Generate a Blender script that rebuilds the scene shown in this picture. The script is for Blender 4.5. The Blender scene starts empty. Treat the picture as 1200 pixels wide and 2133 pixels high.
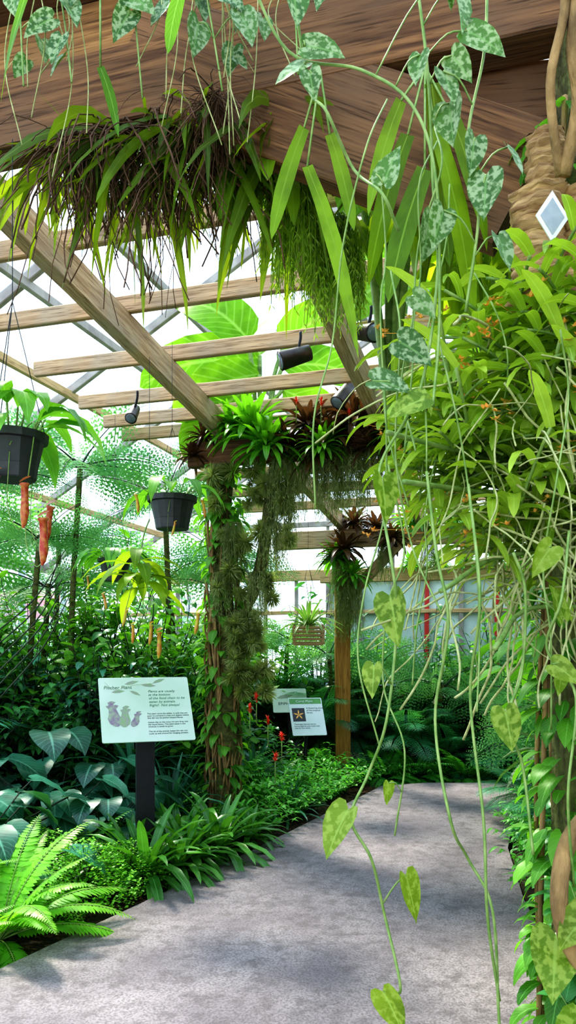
import bpy, math, random
from mathutils import Vector, Matrix, Euler
R=random.Random(11)
U=R.uniform
V=Vector
COL=bpy.context.scene.collection
sc=bpy.context.scene
try: sc.view_settings.view_transform='Standard'
except Exception: pass
for lk in ('High Contrast','Standard - High Contrast','Medium High Contrast'):
    try: sc.view_settings.look=lk; break
    except Exception: pass

# ------------------------------------------------------------------ materials
def mat_base(name):
    m=bpy.data.materials.new(name); m.use_nodes=True
    nt=m.node_tree; nt.nodes.clear()
    out=nt.nodes.new('ShaderNodeOutputMaterial')
    return m,nt,out
def N(nt,t,**k):
    n=nt.nodes.new(t)
    for a,b in k.items():
        if a in n.inputs: n.inputs[a].default_value=b
        else: setattr(n,a,b)
    return n
def c4(c): return (c[0],c[1],c[2],1)
def mixc(nt,fac,a,b,mode='MIX'):
    n=nt.nodes.new('ShaderNodeMix'); n.data_type='RGBA'; n.blend_type=mode
    for s,v in ((0,fac),(6,a),(7,b)):
        if isinstance(v,bpy.types.NodeSocket): nt.links.new(v,n.inputs[s])
        elif s==0: n.inputs[0].default_value=v
        else: n.inputs[s].default_value=c4(v)
    return n.outputs[2]
def maprange(nt,v,a,b,c=0,d=1):
    n=nt.nodes.new('ShaderNodeMapRange'); nt.links.new(v,n.inputs[0])
    n.inputs[1].default_value=a;n.inputs[2].default_value=b;n.inputs[3].default_value=c;n.inputs[4].default_value=d
    return n.outputs[0]
def leaf_mat(name,dark,light,rib=None,rough=.38,trans=.35,mott=None,edge=None,vein=1.0,tcol=None,spec=.35):
    m,nt,out=mat_base(name)
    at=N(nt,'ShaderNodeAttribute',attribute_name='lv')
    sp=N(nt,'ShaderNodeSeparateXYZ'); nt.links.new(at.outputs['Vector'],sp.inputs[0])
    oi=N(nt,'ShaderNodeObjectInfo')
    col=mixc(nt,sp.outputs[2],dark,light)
    col=mixc(nt,maprange(nt,oi.outputs['Random'],0,1,0,.45),col,tuple(x*.45 for x in light))
    tc=N(nt,'ShaderNodeTexCoord')
    nz=N(nt,'ShaderNodeTexNoise',Scale=9.0,Detail=3.0); nt.links.new(tc.outputs['Object'],nz.inputs['Vector'])
    col=mixc(nt,maprange(nt,nz.outputs[0],.42,.65,0,.5),col,tuple(x*.4 for x in dark))
    ma=N(nt,'ShaderNodeMath',operation='MULTIPLY_ADD'); nt.links.new(sp.outputs[0],ma.inputs[0]); ma.inputs[1].default_value=60
    mb=N(nt,'ShaderNodeMath',operation='MULTIPLY'); nt.links.new(sp.outputs[1],mb.inputs[0]); mb.inputs[1].default_value=-14
    nt.links.new(mb.outputs[0],ma.inputs[2])
    si=N(nt,'ShaderNodeMath',operation='SINE'); nt.links.new(ma.outputs[0],si.inputs[0])
    col=mixc(nt,maprange(nt,si.outputs[0],.6,1,0,.25*vein),col,rib or light)
    if mott:
        n2=N(nt,'ShaderNodeTexNoise',Scale=mott[1],Detail=3.0); nt.links.new(tc.outputs['Object'],n2.inputs['Vector'])
        col=mixc(nt,maprange(nt,n2.outputs[0],.46,.58,0,.75),col,mott[0])
    col=mixc(nt,maprange(nt,sp.outputs[1],.10,.03,0,.7),col,rib or light)
    if edge: col=mixc(nt,maprange(nt,sp.outputs[1],.6,.8,0,.9),col,edge)
    b=N(nt,'ShaderNodeBsdfPrincipled',Roughness=rough); nt.links.new(col,b.inputs['Base Color'])
    b.inputs['Specular IOR Level'].default_value=spec
    t=N(nt,'ShaderNodeBsdfTranslucent')
    tcx=mixc(nt,.6,col,tcol or (light[0]*1.4+.02,light[1]*1.4+.04,light[2]*.4))
    nt.links.new(tcx,t.inputs[0])
    mx=N(nt,'ShaderNodeMixShader'); mx.inputs[0].default_value=trans
    nt.links.new(b.outputs[0],mx.inputs[1]); nt.links.new(t.outputs[0],mx.inputs[2]); nt.links.new(mx.outputs[0],out.inputs[0])
    return m
def simple(name,col,rough=.6,metal=0,col2=None,scale=20,bump=0,stretch=None):
    m,nt,out=mat_base(name)
    b=N(nt,'ShaderNodeBsdfPrincipled',Roughness=rough,Metallic=metal)
    tc=N(nt,'ShaderNodeTexCoord'); mp=N(nt,'ShaderNodeMapping')
    nt.links.new(tc.outputs['Object'],mp.inputs[0])
    if stretch: mp.inputs['Scale'].default_value=stretch
    nz=N(nt,'ShaderNodeTexNoise',Scale=float(scale),Detail=6.0); nt.links.new(mp.outputs[0],nz.inputs['Vector'])
    c=mixc(nt,maprange(nt,nz.outputs[0],.35,.68),col,col2 or tuple(x*.8 for x in col))
    nt.links.new(c,b.inputs['Base Color'])
    if bump:
        bm=N(nt,'ShaderNodeBump',Strength=bump,Distance=.02); nt.links.new(nz.outputs[0],bm.inputs['Height']); nt.links.new(bm.outputs[0],b.inputs['Normal'])
    nt.links.new(b.outputs[0],out.inputs[0])
    return m
def wood(name,a,b_,c):
    m,nt,out=mat_base(name)
    b=N(nt,'ShaderNodeBsdfPrincipled',Roughness=.8); b.inputs['Specular IOR Level'].default_value=.2
    tc=N(nt,'ShaderNodeTexCoord'); mp=N(nt,'ShaderNodeMapping'); nt.links.new(tc.outputs['Object'],mp.inputs[0]); mp.inputs['Scale'].default_value=(1.2,22,22)
    nz=N(nt,'ShaderNodeTexNoise',Scale=2.0,Detail=7.0,Distortion=.6); nt.links.new(mp.outputs[0],nz.inputs['Vector'])
    n2=N(nt,'ShaderNodeTexNoise',Scale=2.6,Detail=4.0); nt.links.new(tc.outputs['Object'],n2.inputs['Vector'])
    mp3=N(nt,'ShaderNodeMapping'); nt.links.new(tc.outputs['Object'],mp3.inputs[0]); mp3.inputs['Scale'].default_value=(3,70,70)
    n3=N(nt,'ShaderNodeTexNoise',Scale=2.0,Detail=3.0); nt.links.new(mp3.outputs[0],n3.inputs['Vector'])
    col=mixc(nt,maprange(nt,nz.outputs[0],.35,.65),a,b_)
    col=mixc(nt,maprange(nt,n2.outputs[0],.42,.66,0,.8),col,c)
    col=mixc(nt,maprange(nt,n3.outputs[0],.54,.68,0,.65),col,tuple(x*.3 for x in a))
    nt.links.new(col,b.inputs['Base Color'])
    bm=N(nt,'ShaderNodeBump',Strength=.5,Distance=.006); nt.links.new(nz.outputs[0],bm.inputs['Height']); nt.links.new(bm.outputs[0],b.inputs['Normal'])
    nt.links.new(b.outputs[0],out.inputs[0])
    return m
M={}
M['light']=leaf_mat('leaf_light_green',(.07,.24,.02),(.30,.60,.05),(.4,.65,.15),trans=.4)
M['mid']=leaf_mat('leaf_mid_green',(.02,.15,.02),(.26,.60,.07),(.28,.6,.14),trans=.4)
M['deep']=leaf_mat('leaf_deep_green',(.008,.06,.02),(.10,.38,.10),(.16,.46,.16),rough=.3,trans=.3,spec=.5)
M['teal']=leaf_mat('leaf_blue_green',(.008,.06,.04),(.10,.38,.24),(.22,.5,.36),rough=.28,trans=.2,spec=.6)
M['fern']=leaf_mat('fern_green',(.03,.24,.04),(.24,.70,.12),(.2,.4,.1),rough=.42,trans=.4,vein=0)
M['fernblue']=leaf_mat('fern_blue_green',(.04,.24,.08),(.32,.70,.26),(.2,.4,.2),rough=.4,trans=.5,vein=0,tcol=(.4,.8,.14))
M['farfern']=leaf_mat('fern_dark_blue_green',(.012,.14,.07),(.16,.58,.28),(.1,.3,.15),rough=.35,trans=.3,vein=0,spec=.5)
M['nest']=leaf_mat('fern_lime',(.14,.42,.04),(.40,.80,.10),(.4,.5,.1),rough=.4,trans=.4,vein=0)
M['orchid']=leaf_mat('orchid_leaf',(.11,.25,.02),(.60,.78,.12),(.55,.75,.2),rough=.33,trans=.35,vein=.2,spec=.45)
M['hang']=leaf_mat('hanging_strap',(.02,.045,.008),(.22,.38,.03),(.25,.35,.06),rough=.45,trans=.45,vein=.3,tcol=(.6,.75,.02))
M['hangl']=leaf_mat('hanging_strap_light',(.05,.17,.015),(.34,.54,.03),(.35,.55,.08),rough=.4,trans=.5,vein=.3,tcol=(.7,.9,.03))
M['banana']=leaf_mat('banana_leaf',(.10,.36,.02),(.30,.60,.03),(.5,.75,.18),rough=.4,trans=.6,vein=1.6,tcol=(.28,.52,.02),spec=.15)
M['satin']=leaf_mat('satin_leaf',(.035,.13,.03),(.13,.27,.06),(.2,.36,.12),rough=.4,trans=.25,mott=((.42,.50,.30),85.0),vein=.3,spec=.4)
M['plain']=leaf_mat('vine_leaf_green',(.12,.26,.03),(.32,.44,.05),(.42,.58,.15),rough=.4,trans=.4,mott=((.42,.52,.12),70.0),vein=.4)
M['brom']=leaf_mat('bromeliad_leaf',(.03,.20,.015),(.26,.62,.05),(.35,.6,.15),rough=.3,trans=.35,vein=.1,spec=.45)
M['bromd']=leaf_mat('bromeliad_leaf_dark',(.02,.13,.02),(.19,.50,.09),(.2,.45,.15),rough=.28,trans=.25,vein=.1,spec=.5)
M['bromred']=leaf_mat('bromeliad_dark_red',(.03,.02,.012),(.16,.09,.035),(.25,.12,.06),rough=.3,trans=.2,vein=.1,tcol=(.35,.15,.04))
M['till']=leaf_mat('airplant_grey_green',(.20,.25,.09),(.60,.66,.34),(.3,.33,.2),rough=.6,trans=.4,vein=0)
M['var']=leaf_mat('variegated_leaf',(.08,.25,.05),(.2,.42,.08),(.7,.75,.3),edge=(.75,.78,.4),trans=.3,vein=.1)
M['stem']=simple('green_stem',(.16,.27,.06),.5,0,(.32,.42,.14),30)
M['root']=simple('grey_root',(.30,.32,.12),.8,0,(.55,.56,.28),40)
M['brown']=simple('brown_stem',(.10,.05,.03),.8,0,(.20,.11,.06),30,.4)
M['dstem']=simple('dark_stem',(.02,.03,.02),.7,0,(.05,.07,.04),30)
M['bark']=simple('bark',(.20,.13,.06),.9,0,(.06,.045,.02),9,1,(3,3,1))
M['moss']=simple('moss',(.16,.17,.05),.95,0,(.07,.06,.025),30,1)
M['lianab']=simple('liana_bark',(.42,.27,.12),.9,0,(.16,.10,.04),9,1,(3,3,1))
M['cork']=simple('cork_bark',(.60,.40,.19),.9,0,(.22,.12,.05),7,1,(1.5,1.5,9))
M['pot']=simple('black_plastic',(.035,.037,.04),.45,0,(.05,.05,.052),30)
M['wire']=simple('dark_wire',(.06,.06,.06),.5,.6)
M['blackmetal']=simple('dark_painted_metal',(.02,.02,.025),.4,.2)
M['lamp']=simple('bronze_lamp',(.05,.04,.035),.4,.4,(.07,.06,.05))
M['lens']=simple('lens_glass',(.25,.28,.33),.1,.3)
M['woodp']=wood('pergola_wood',(.42,.26,.14),(.70,.49,.30),(.48,.38,.28))
M['woodd']=wood('dark_header_wood',(.11,.055,.03),(.27,.14,.065),(.17,.10,.06))
M['woodf']=wood('fascia_wood',(.20,.10,.045),(.40,.22,.09),(.26,.15,.07))
M['woodpost']=wood('post_wood',(.32,.16,.04),(.54,.29,.08),(.38,.2,.06))
M['woodlath']=wood('lath_wood',(.5,.33,.16),(.65,.46,.25),(.44,.3,.16))
M['pitcher']=simple('pitcher_red_speckle',(.38,.035,.02),.35,0,(.5,.22,.05),70)
M['pitchery']=simple('pitcher_yellow',(.55,.45,.05),.35,0,(.55,.17,.04),30)
M['flower']=simple('orange_flower',(.9,.40,.06),.5,0,(.9,.6,.2),60)
M['redf']=simple('red_flower',(.8,.03,.02),.5,0,(.9,.15,.05),60)
M['white']=simple('white_paint',(.70,.75,.82),.5,0,(.5,.56,.64),6)
M['framew']=simple('weathered_frame',(.42,.38,.34),.6,0,(.26,.22,.2),6)
M['red']=simple('red_paint',(.65,.04,.03),.5,0,(.5,.04,.04),6)
M['tag']=simple('grey_tag',(.40,.43,.45),.3,.0,(.32,.35,.38),30)
M['tagrim']=simple('white_tag',(.85,.85,.82),.4)
m,nt,out=mat_base('concrete_path')
b=N(nt,'ShaderNodeBsdfPrincipled',Roughness=.9); tc=N(nt,'ShaderNodeTexCoord'); b.inputs['Specular IOR Level'].default_value=.2
n1=N(nt,'ShaderNodeTexNoise',Scale=2.2,Detail=6.0); n2=N(nt,'ShaderNodeTexNoise',Scale=90.0,Detail=4.0); n3=N(nt,'ShaderNodeTexNoise',Scale=14.0,Detail=8.0)
for n in (n1,n2,n3): nt.links.new(tc.outputs['Object'],n.inputs['Vector'])
c=mixc(nt,maprange(nt,n1.outputs[0],.35,.65),(.355,.305,.315),(.235,.20,.215))
c=mixc(nt,maprange(nt,n3.outputs[0],.48,.66,0,.6),c,(.15,.125,.13))
c=mixc(nt,maprange(nt,n2.outputs[0],.4,.66,0,.6),c,(.115,.10,.10))
nt.links.new(c,b.inputs['Base Color'])
bm=N(nt,'ShaderNodeBump',Strength=.8,Distance=.008); nt.links.new(n2.outputs[0],bm.inputs['Height']); nt.links.new(bm.outputs[0],b.inputs['Normal'])
nt.links.new(b.outputs[0],out.inputs[0]); M['concrete']=m
M['soil']=simple('soil',(.06,.035,.02),.95,0,(.02,.012,.008),30,1)
M['chip']=simple('wood_chip',(.24,.11,.06),.9,0,(.1,.05,.03),20)
M['grass']=simple('outdoor_ground',(.10,.18,.06),.95,0,(.2,.22,.14),3)
m,nt,out=mat_base('greenhouse_glass')
tr=N(nt,'ShaderNodeBsdfTransparent'); tr.inputs[0].default_value=(.93,.97,1,1)
gl=N(nt,'ShaderNodeBsdfGlossy',Roughness=.15); gl.inputs[0].default_value=(.7,.85,1,1)
df=N(nt,'ShaderNodeBsdfTranslucent'); df.inputs[0].default_value=(.55,.72,1,1)
mx=N(nt,'ShaderNodeMixShader'); mx.inputs[0].default_value=.06; mx2=N(nt,'ShaderNodeMixShader')
tc=N(nt,'ShaderNodeTexCoord'); nz=N(nt,'ShaderNodeTexNoise',Scale=1.5,Detail=5.0); nt.links.new(tc.outputs['Object'],nz.inputs['Vector'])
nt.links.new(maprange(nt,nz.outputs[0],.4,.7,.05,.5),mx2.inputs[0])
nt.links.new(tr.outputs[0],mx.inputs[1]); nt.links.new(gl.outputs[0],mx.inputs[2])
nt.links.new(mx.outputs[0],mx2.inputs[1]); nt.links.new(df.outputs[0],mx2.inputs[2]); nt.links.new(mx2.outputs[0],out.inputs[0]); M['glass']=m
M['panel']=simple('pale_panel',(.66,.74,.72),.5,0,(.34,.46,.40),2)
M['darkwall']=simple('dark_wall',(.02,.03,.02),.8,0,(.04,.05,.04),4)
M['signface']=simple('sign_pale_green',(.50,.64,.53),.35,0,(.60,.69,.64),3)
M['signw']=simple('sign_white',(.70,.76,.78),.35,0,(.62,.72,.72),3)
M['signgreen']=simple('sign_green',(.12,.36,.10),.4)
M['ink']=simple('ink',(.03,.06,.05),.6)
M['inkgreen']=simple('ink_green',(.08,.2,.1),.6)
M['purple']=simple('print_purple',(.26,.19,.30),.5,0,(.34,.42,.30),40)
M['printg']=simple('print_sage',(.26,.40,.22),.5,0,(.34,.32,.34),40)
M['photo']=simple('print_dark',(.05,.05,.06),.5)

# ------------------------------------------------------------------ mesh builder
class MB:
    def __init__(s): s.v=[];s.f=[];s.m=[];s.a=[]
    def add(s,vs,fs,mi=0,at=None):
        o=len(s.v); s.v.extend(vs); s.f.extend([tuple(i+o for i in f) for f in fs]); s.m.extend([mi]*len(fs))
        s.a.extend(at if at else [(.5,.5,.5)]*len(vs))
def mk(name,B,mats,loc=(0,0,0),rot=(0,0,0),scale=1,parent=None,label=None,cat=None,group=None,kind=None,smooth=True):
    me=bpy.data.meshes.new(name); me.from_pydata([tuple(v) for v in B.v],[],B.f)
    for k in (mats if isinstance(mats,(list,tuple)) else [mats]): me.materials.append(M[k])
    me.polygons.foreach_set('material_index',B.m)
    if smooth: me.polygons.foreach_set('use_smooth',[True]*len(B.f))
    a=me.attributes.new('lv','FLOAT_VECTOR','POINT'); a.data.foreach_set('vector',[x for t in B.a for x in t])
    me.update()
    o=bpy.data.objects.new(name,me); COL.objects.link(o)
    fin(o,loc,rot,scale,parent,label,cat,group,kind); return o
def fin(o,loc,rot,scale,parent,label,cat,group,kind):
    o.location=loc; o.rotation_euler=rot; o.scale=(scale,)*3 if isinstance(scale,(int,float)) else scale
    if parent: o.parent=parent
    if label: o['label']=label
    if cat: o['category']=cat
    if group: o['group']=group
    if kind: o['kind']=kind
def empty(name,loc,label,cat,rot=(0,0,0),scale=1,group=None):
    o=bpy.data.objects.new(name,None); COL.objects.link(o); o.empty_display_size=.1
    fin(o,loc,rot,scale,None,label,cat,group,None); return o
def inst(o,loc,rz=0,s=1,label=None,tilt=(0,0)):
    c=o.copy(); COL.objects.link(c); c.location=loc; c.rotation_euler=(tilt[0],tilt[1],rz); c.scale=(s,)*3 if isinstance(s,(int,float)) else s
    if label: c['label']=label
    for ch in o.children:
        k=ch.copy(); k.parent=c; COL.objects.link(k)
    return c
DOWN=V((0,0,-1)); UP=V((0,0,1))
PROF={
'lance':[(0,.06,0),(.12,.5,0),(.3,.92,0),(.5,1,0),(.75,.62,0),(.9,.26,0),(1,.01,0)],
'strap':[(0,.7,0),(.2,.85,0),(.4,1,0),(.6,.98,0),(.8,.75,0),(.93,.4,0),(1,.02,0)],
'heart':[(0,.35,-.13),(.03,.72,-.15),(.12,.96,-.10),(.25,1,-.04),(.42,.9,0),(.6,.68,0),(.78,.38,0),(.92,.13,0),(1,.01,0)],
'oval':[(0,.1,0),(.1,.6,0),(.3,.98,0),(.55,1,0),(.78,.74,0),(.93,.36,0),(1,.02,0)],
'banana':[(0,.1,0),(.05,.55,0),(.12,.85,0),(.25,.96,0),(.4,1,0),(.55,.98,0),(.7,.9,0),(.82,.75,0),(.94,.4,0),(1,.02,0)],
'short':[(0,.2,0),(.35,1,0),(.7,.7,0),(1,.02,0)],
}
def leaf(B,p,d,n,L,W,prof='lance',droop=.5,fold=.2,mi=0,tint=None,curl=0,wave=0):
    p=V(p); d=V(d).normalized(); n=V(n); s=d.cross(n)
    if s.length<1e-3: s=d.cross(V((.9,.3,.1)))
    s.normalize(); t0=0; vs=[];at=[]; tt=U(0,1) if tint is None else tint
    for (t,w,o) in PROF[prof]:
        dt=t-t0; t0=t
        if dt:
            p=p+d*(dt*L); d=(d+DOWN*(droop*dt*2)).normalized()
            s=(s-d*s.dot(d)).normalized()
            if curl: s=(s+s.cross(d)*curl*dt).normalized()
        nn=s.cross(d); hw=W*.5*w; q=p+d*(o*L)+nn*(hw*fold)
        w1=nn*U(-wave,wave)*W; w2=nn*U(-wave,wave)*W
        vs+= [q-s*hw+w1, p.copy(), q+s*hw+w2]; at+=[(t,1,tt),(t,0,tt),(t,1,tt)]
    k=len(PROF[prof]); fs=[]
    for i in range(k-1):
        a=i*3; fs+=[(a,a+3,a+4,a+1),(a+1,a+4,a+5,a+2)]
    B.add(vs,fs,mi,at)
    return p
def lq(B,p,d,s,L,W,mi,t):
    m=p+d*(L*.4)
    B.add([p,m+s*(W/2),p+d*L,m-s*(W/2)],[(0,1,2,3)],mi,[(0,.3,t),(.4,1,t),(1,.3,t),(.4,1,t)])
def tube(B,pts,rad,sides=5,mi=0,cap=True):
    pts=[V(p) for p in pts]; n=len(pts)
    if not isinstance(rad,(list,tuple)): rad=[rad]*n
    d=(pts[1]-pts[0]).normalized(); a=d.orthogonal().normalized(); vs=[];fs=[]
    for i in range(n):
        d=(pts[min(i+1,n-1)]-pts[max(i-1,0)])
        if d.length<1e-9: d=V((0,0,1))
        d.normalize(); a=(a-d*a.dot(d)); 
        if a.length<1e-4: a=d.orthogonal()
        a.normalize(); b=d.cross(a)
        for k in range(sides):
            an=2*math.pi*k/sides; vs.append(pts[i]+(a*math.cos(an)+b*math.sin(an))*rad[i])
    for i in range(n-1):
        for k in range(sides):
            k2=(k+1)%sides; fs.append((i*sides+k,i*sides+k2,(i+1)*sides+k2,(i+1)*sides+k))
    if cap: fs.append(tuple(range(sides-1,-1,-1))); fs.append(tuple((n-1)*sides+k for k in range(sides)))
    B.add(vs,fs,mi)
def spline(pts,sub=6):
    pts=[V(p) for p in pts]; P=[pts[0]*2-pts[1]]+pts+[pts[-1]*2-pts[-2]]; o=[]
    for i in range(1,len(P)-2):
        for k in range(sub):
            t=k/sub; a,b,c,d=P[i-1],P[i],P[i+1],P[i+2]
            o.append(.5*((2*b)+(c-a)*t+(2*a-5*b+4*c-d)*t*t+(3*b-a-3*c+d)*t**3))
    o.append(pts[-1]); return o
def frond(B,p,d,n,L,pw,pairs=22,droop=.9,mi=0,ms=1,bip=0,start=.12,r=.004,pt=.9,wr=.18,fwd=.3,pdroop=.15,lw=.8):
    p=V(p); d=V(d).normalized(); s=d.cross(V(n))
    if s.length<1e-3: s=V((1,0,0))
    s.normalize(); pts=[p.copy()]; tt=U(.1,.9); st=L/pairs
    for i in range(1,pairs+1):
        p=p+d*st; d=(d+DOWN*(droop/pairs)).normalized(); s=(s-d*s.dot(d)).normalized(); nn=s.cross(d)
        pts.append(p.copy()); t=i/pairs
        if t<start: continue
        q=(t-start)/(1-start)
        l=pw*max(.08,math.sin(math.pi*min(1,(q*.82+.18)))**.75)
        for sg in (-1,1):
            pd=(s*sg*pt+d*(fwd+.4*q)+DOWN*pdroop+nn*U(-.05,.12)).normalized(); tv=min(1,max(0,tt+U(-.2,.2)))
            if bip:
                ns=bip; ps=pd.cross(nn).normalized()
                for j in range(1,ns+1):
                    f=j/ns; ll=l*.27*(1.05-f)+.012*l; bp=p+pd*(l*f*.93)+DOWN*(.1*l*f*f)
                    for g in (-1,1):
                        lq(B,bp,(ps*g+pd*.5).normalized(),pd,ll,l/ns*lw,mi,tv)
                lq(B,p,pd,ps,l,l*.02,mi,tv)
            else:
                ps=pd.cross(nn).normalized(); w=l*wr
                a=p; m1=p+pd*l*.35; m2=p+pd*l*.75+DOWN*.06*l; e=p+pd*l+DOWN*.15*l
                B.add([a,m1+ps*w*.5,m1-ps*w*.5,m2+ps*w*.35,m2-ps*w*.35,e],[(0,1,2),(1,3,4,2),(3,5,4)],mi,[(0,.3,tv),(.3,.8,tv),(.3,.8,tv),(.7,.8,tv),(.7,.8,tv),(1,.5,tv)])
    tube(B,pts,[r*(1-.75*i/pairs) for i in range(len(pts))],4,ms)
def dirv(az,el): return V((math.cos(az)*math.cos(el),math.sin(az)*math.cos(el),math.sin(el)))

def g_fern(nf,L,pw,pairs=22,el=(.3,1.2),droop=1.3,bip=0,wr=.2,r=.004,up=0,lw=.8):
    B=MB()
    for i in range(nf):
        az=2*math.pi*i/nf*1.0+U(-.3,.3); e=U(*el); d=dirv(az,e)
        frond(B,(0,0,up),d,UP+dirv(az,0)*-.3,L*U(.75,1.05),pw*U(.85,1.1),pairs,droop*U(.8,1.2),bip=bip,wr=wr,r=r,lw=lw)
    return B
def g_rosette(n,L,W,el=(.15,1.3),droop=.9,prof='strap',fold=.35):
    B=MB()
    for i in range(n):
        f=i/n; az=i*2.4+U(-.2,.2); e=el[0]+(el[1]-el[0])*f
        leaf(B,dirv(az,0)*.02,dirv(az,e),UP,L*U(.75,1.05)*(1-.25*f),W*U(.85,1.1),prof,droop*U(.7,1.2)*(1-.4*f),fold)
    return B
def g_shrub(h,r,nst,nl,L,W,prof='lance',droop=.5,br=.006,base=.12,hb=.45):
    B=MB()
    for i in range(nst):
        az=U(0,6.28); rr=r*math.sqrt(U(.03,1)); hz=h*U(hb,1)*(1-.35*(rr/r)**2)
        e=V((math.cos(az)*rr,math.sin(az)*rr,hz)); mdl=V((e.x*.35+U(-.05,.05)*r,e.y*.35+U(-.05,.05)*r,hz*.55))
        pts=spline([(e.x*.05,e.y*.05,0),mdl,e],5)
        tube(B,pts,[br*(1.1-.8*k/len(pts)) for k in range(len(pts))],4,1)
        for k in range(nl):
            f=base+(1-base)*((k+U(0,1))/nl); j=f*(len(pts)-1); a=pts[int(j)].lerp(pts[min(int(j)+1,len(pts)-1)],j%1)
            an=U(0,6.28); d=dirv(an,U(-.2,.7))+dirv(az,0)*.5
            tv=min(1,max(0,f*.75+U(-.3,.35)))  # depth shading put into leaf tint: darker low and inside, lighter toward stem tips
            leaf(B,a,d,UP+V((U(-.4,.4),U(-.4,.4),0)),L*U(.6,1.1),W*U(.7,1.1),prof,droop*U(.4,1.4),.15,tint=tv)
    return B
def g_bigleaf(n,h,L,W,prof='heart',spread=.8):
    B=MB()
    for i in range(n):
        az=i*2.4+U(-.4,.4); e=U(.5,1.25); hh=h*U(.45,1); d=dirv(az,e); 
        pts=spline([(0,0,0),d*hh*.55,d*hh+dirv(az,0)*hh*.25*spread],4)
        tube(B,pts,.006,4,1)
        leaf(B,pts[-1],dirv(az,-.15),UP+dirv(az,0)*.5,L*U(.7,1.1),W*U(.8,1.1),prof,.6,.12,wave=.04)
    return B
def g_mound(r,h,n,ls,W):
    B=MB()
    for i in range(n):
        az=U(0,6.28); rr=r*math.sqrt(U(0,1)); z=h*(1-(rr/r)**2*.8)*U(.35,1); p=V((math.cos(az)*rr,math.sin(az)*rr,z))
        d=dirv(U(0,6.28),U(-.5,.6)); s=d.cross(UP+V((U(-.6,.6),U(-.6,.6),0))).normalized(); lq(B,p,d,s,ls*U(.6,1.2),W*U(.7,1.2),0,U(0,1))
    for i in range(int(n/40)):
        az=U(0,6.28); rr=r*U(.2,.95); e=V((math.cos(az)*rr,math.sin(az)*rr,h*(1-(rr/r)**2*.8)))
        tube(B,spline([(0,0,0),V((e.x*.4,e.y*.4,e.z*.7)),e],3),.0015,3,1)
    return B
def g_spiky(r,n,w=.006):
    B=MB()
    for i in range(n):
        az=U(0,6.28); e=math.asin(U(-1,1)); d=dirv(az,e)
        leaf(B,d*r*.1,d,UP,r*U(.7,1.1),w,'short',.3,.2)
    return B
def g_hang(n,L,W,prof='strap',el=(-.9,.5),dr=(.5,2.2)):
    B=MB()
    for i in range(n):
        az=U(0,6.28); d=dirv(az,U(*el)); n_=dirv(U(0,6.28),.2)
        leaf(B,dirv(az,0)*U(0,.08),d,n_,L*U(.3,1.1)**1.2,W*U(.4,1.3),prof,U(*dr),.15,curl=U(-2.5,2.5))
    return B
def g_strings(n,L,r=.0015,kn=6):
    B=MB()
    for i in range(n):
        az=U(0,6.28); a=dirv(az,0); l=L*U(.4,1); w=U(.04,.13)
        pts=spline([(0,0,0),a*w*.7+V((0,0,.01)),a*w+DOWN*l*.4+V((U(-.02,.02),U(-.02,.02),0)),a*w*1.1+DOWN*l+V((U(-.03,.03),U(-.03,.03),0))],4)
        tube(B,pts,r,3,0)
        for k in range(kn):
            q=pts[int(len(pts)*U(.4,.99))]; d=(DOWN+dirv(U(0,6.28),0)*.7).normalized(); s=d.orthogonal().normalized()
            lq(B,q,d,s,.04,.006,0,U(.3,1))
    return B

def Lc(t,u,z=0): return V((-.54+.956*t+.292*u, 6.56-.292*t+.956*u, z))
def beam(name,p0,p1,w,h,mat,label=None,cat=None,kind=None,parent=None,group=None,bev=.006,up=UP):
    p0=V(p0);p1=V(p1); x=(p1-p0); Ln=x.length; x.normalize(); y=V(up).cross(x).normalized(); z=x.cross(y)
    B=MB(); n=max(1,int(Ln/.3)); e=bev
    prof=[(-w/2+e,-h/2),(w/2-e,-h/2),(w/2,-h/2+e),(w/2,h/2-e),(w/2-e,h/2),(-w/2+e,h/2),(-w/2,h/2-e),(-w/2,-h/2+e)]
    vs=[];fs=[]
    for i in range(n+1):
        jx=0 if n==1 else U(-.002,.002)
        for (a,b) in prof: vs.append((Ln*i/n,a+jx,b+jx))
    for i in range(n):
        for k in range(8):
            k2=(k+1)%8; fs.append((i*8+k,i*8+k2,(i+1)*8+k2,(i+1)*8+k))
    fs.append(tuple(range(7,-1,-1))); fs.append(tuple(n*8+k for k in range(8)))
    B.add(vs,fs)
    o=mk(name,B,mat,parent=parent,label=label,cat=cat,kind=kind,group=group,smooth=False)
    o.matrix_world=Matrix(((x.x,y.x,z.x,p0.x),(x.y,y.y,z.y,p0.y),(x.z,y.z,z.z,p0.z),(0,0,0,1)))
    return o
def quad(name,pts,mat,kind=None,label=None,cat=None):
    B=MB(); B.add([V(p) for p in pts],[tuple(range(len(pts)))]); return mk(name,B,mat,kind=kind,label=label,cat=cat,smooth=False)

# ground
B=MB(); B.add([V((-14,-3,-.06)),V((14,-3,-.06)),V((14,30,-.06)),V((-14,30,-.06))],[(0,1,2,3)])
mk('outdoor_ground',B,'grass',kind='structure',label='grassy ground outside the greenhouse',cat='ground',smooth=False)
B=MB(); nx,ny=60,80; vs=[]
for j in range(ny+1):
    for i in range(nx+1):
        p=Lc(-4.5+10*i/nx,-7+12.6*j/ny,0); p.z=-.012+U(-.008,.008)
        vs.append(p)
fs=[(j*(nx+1)+i,j*(nx+1)+i+1,(j+1)*(nx+1)+i+1,(j+1)*(nx+1)+i) for j in range(ny) for i in range(nx)]
B.add(vs,fs); mk('soil_bed',B,'soil',kind='structure',label='dark soil of the planting beds',cat='soil')
left=[(-3.1,.2),(-1.95,2.4),(-1.32,3.62),(-.51,5.21),(.2,6.72),(.84,8.07),(1.0,8.42),(1.5,8.62),(2.6,8.6),(5.2,7.9)]
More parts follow.
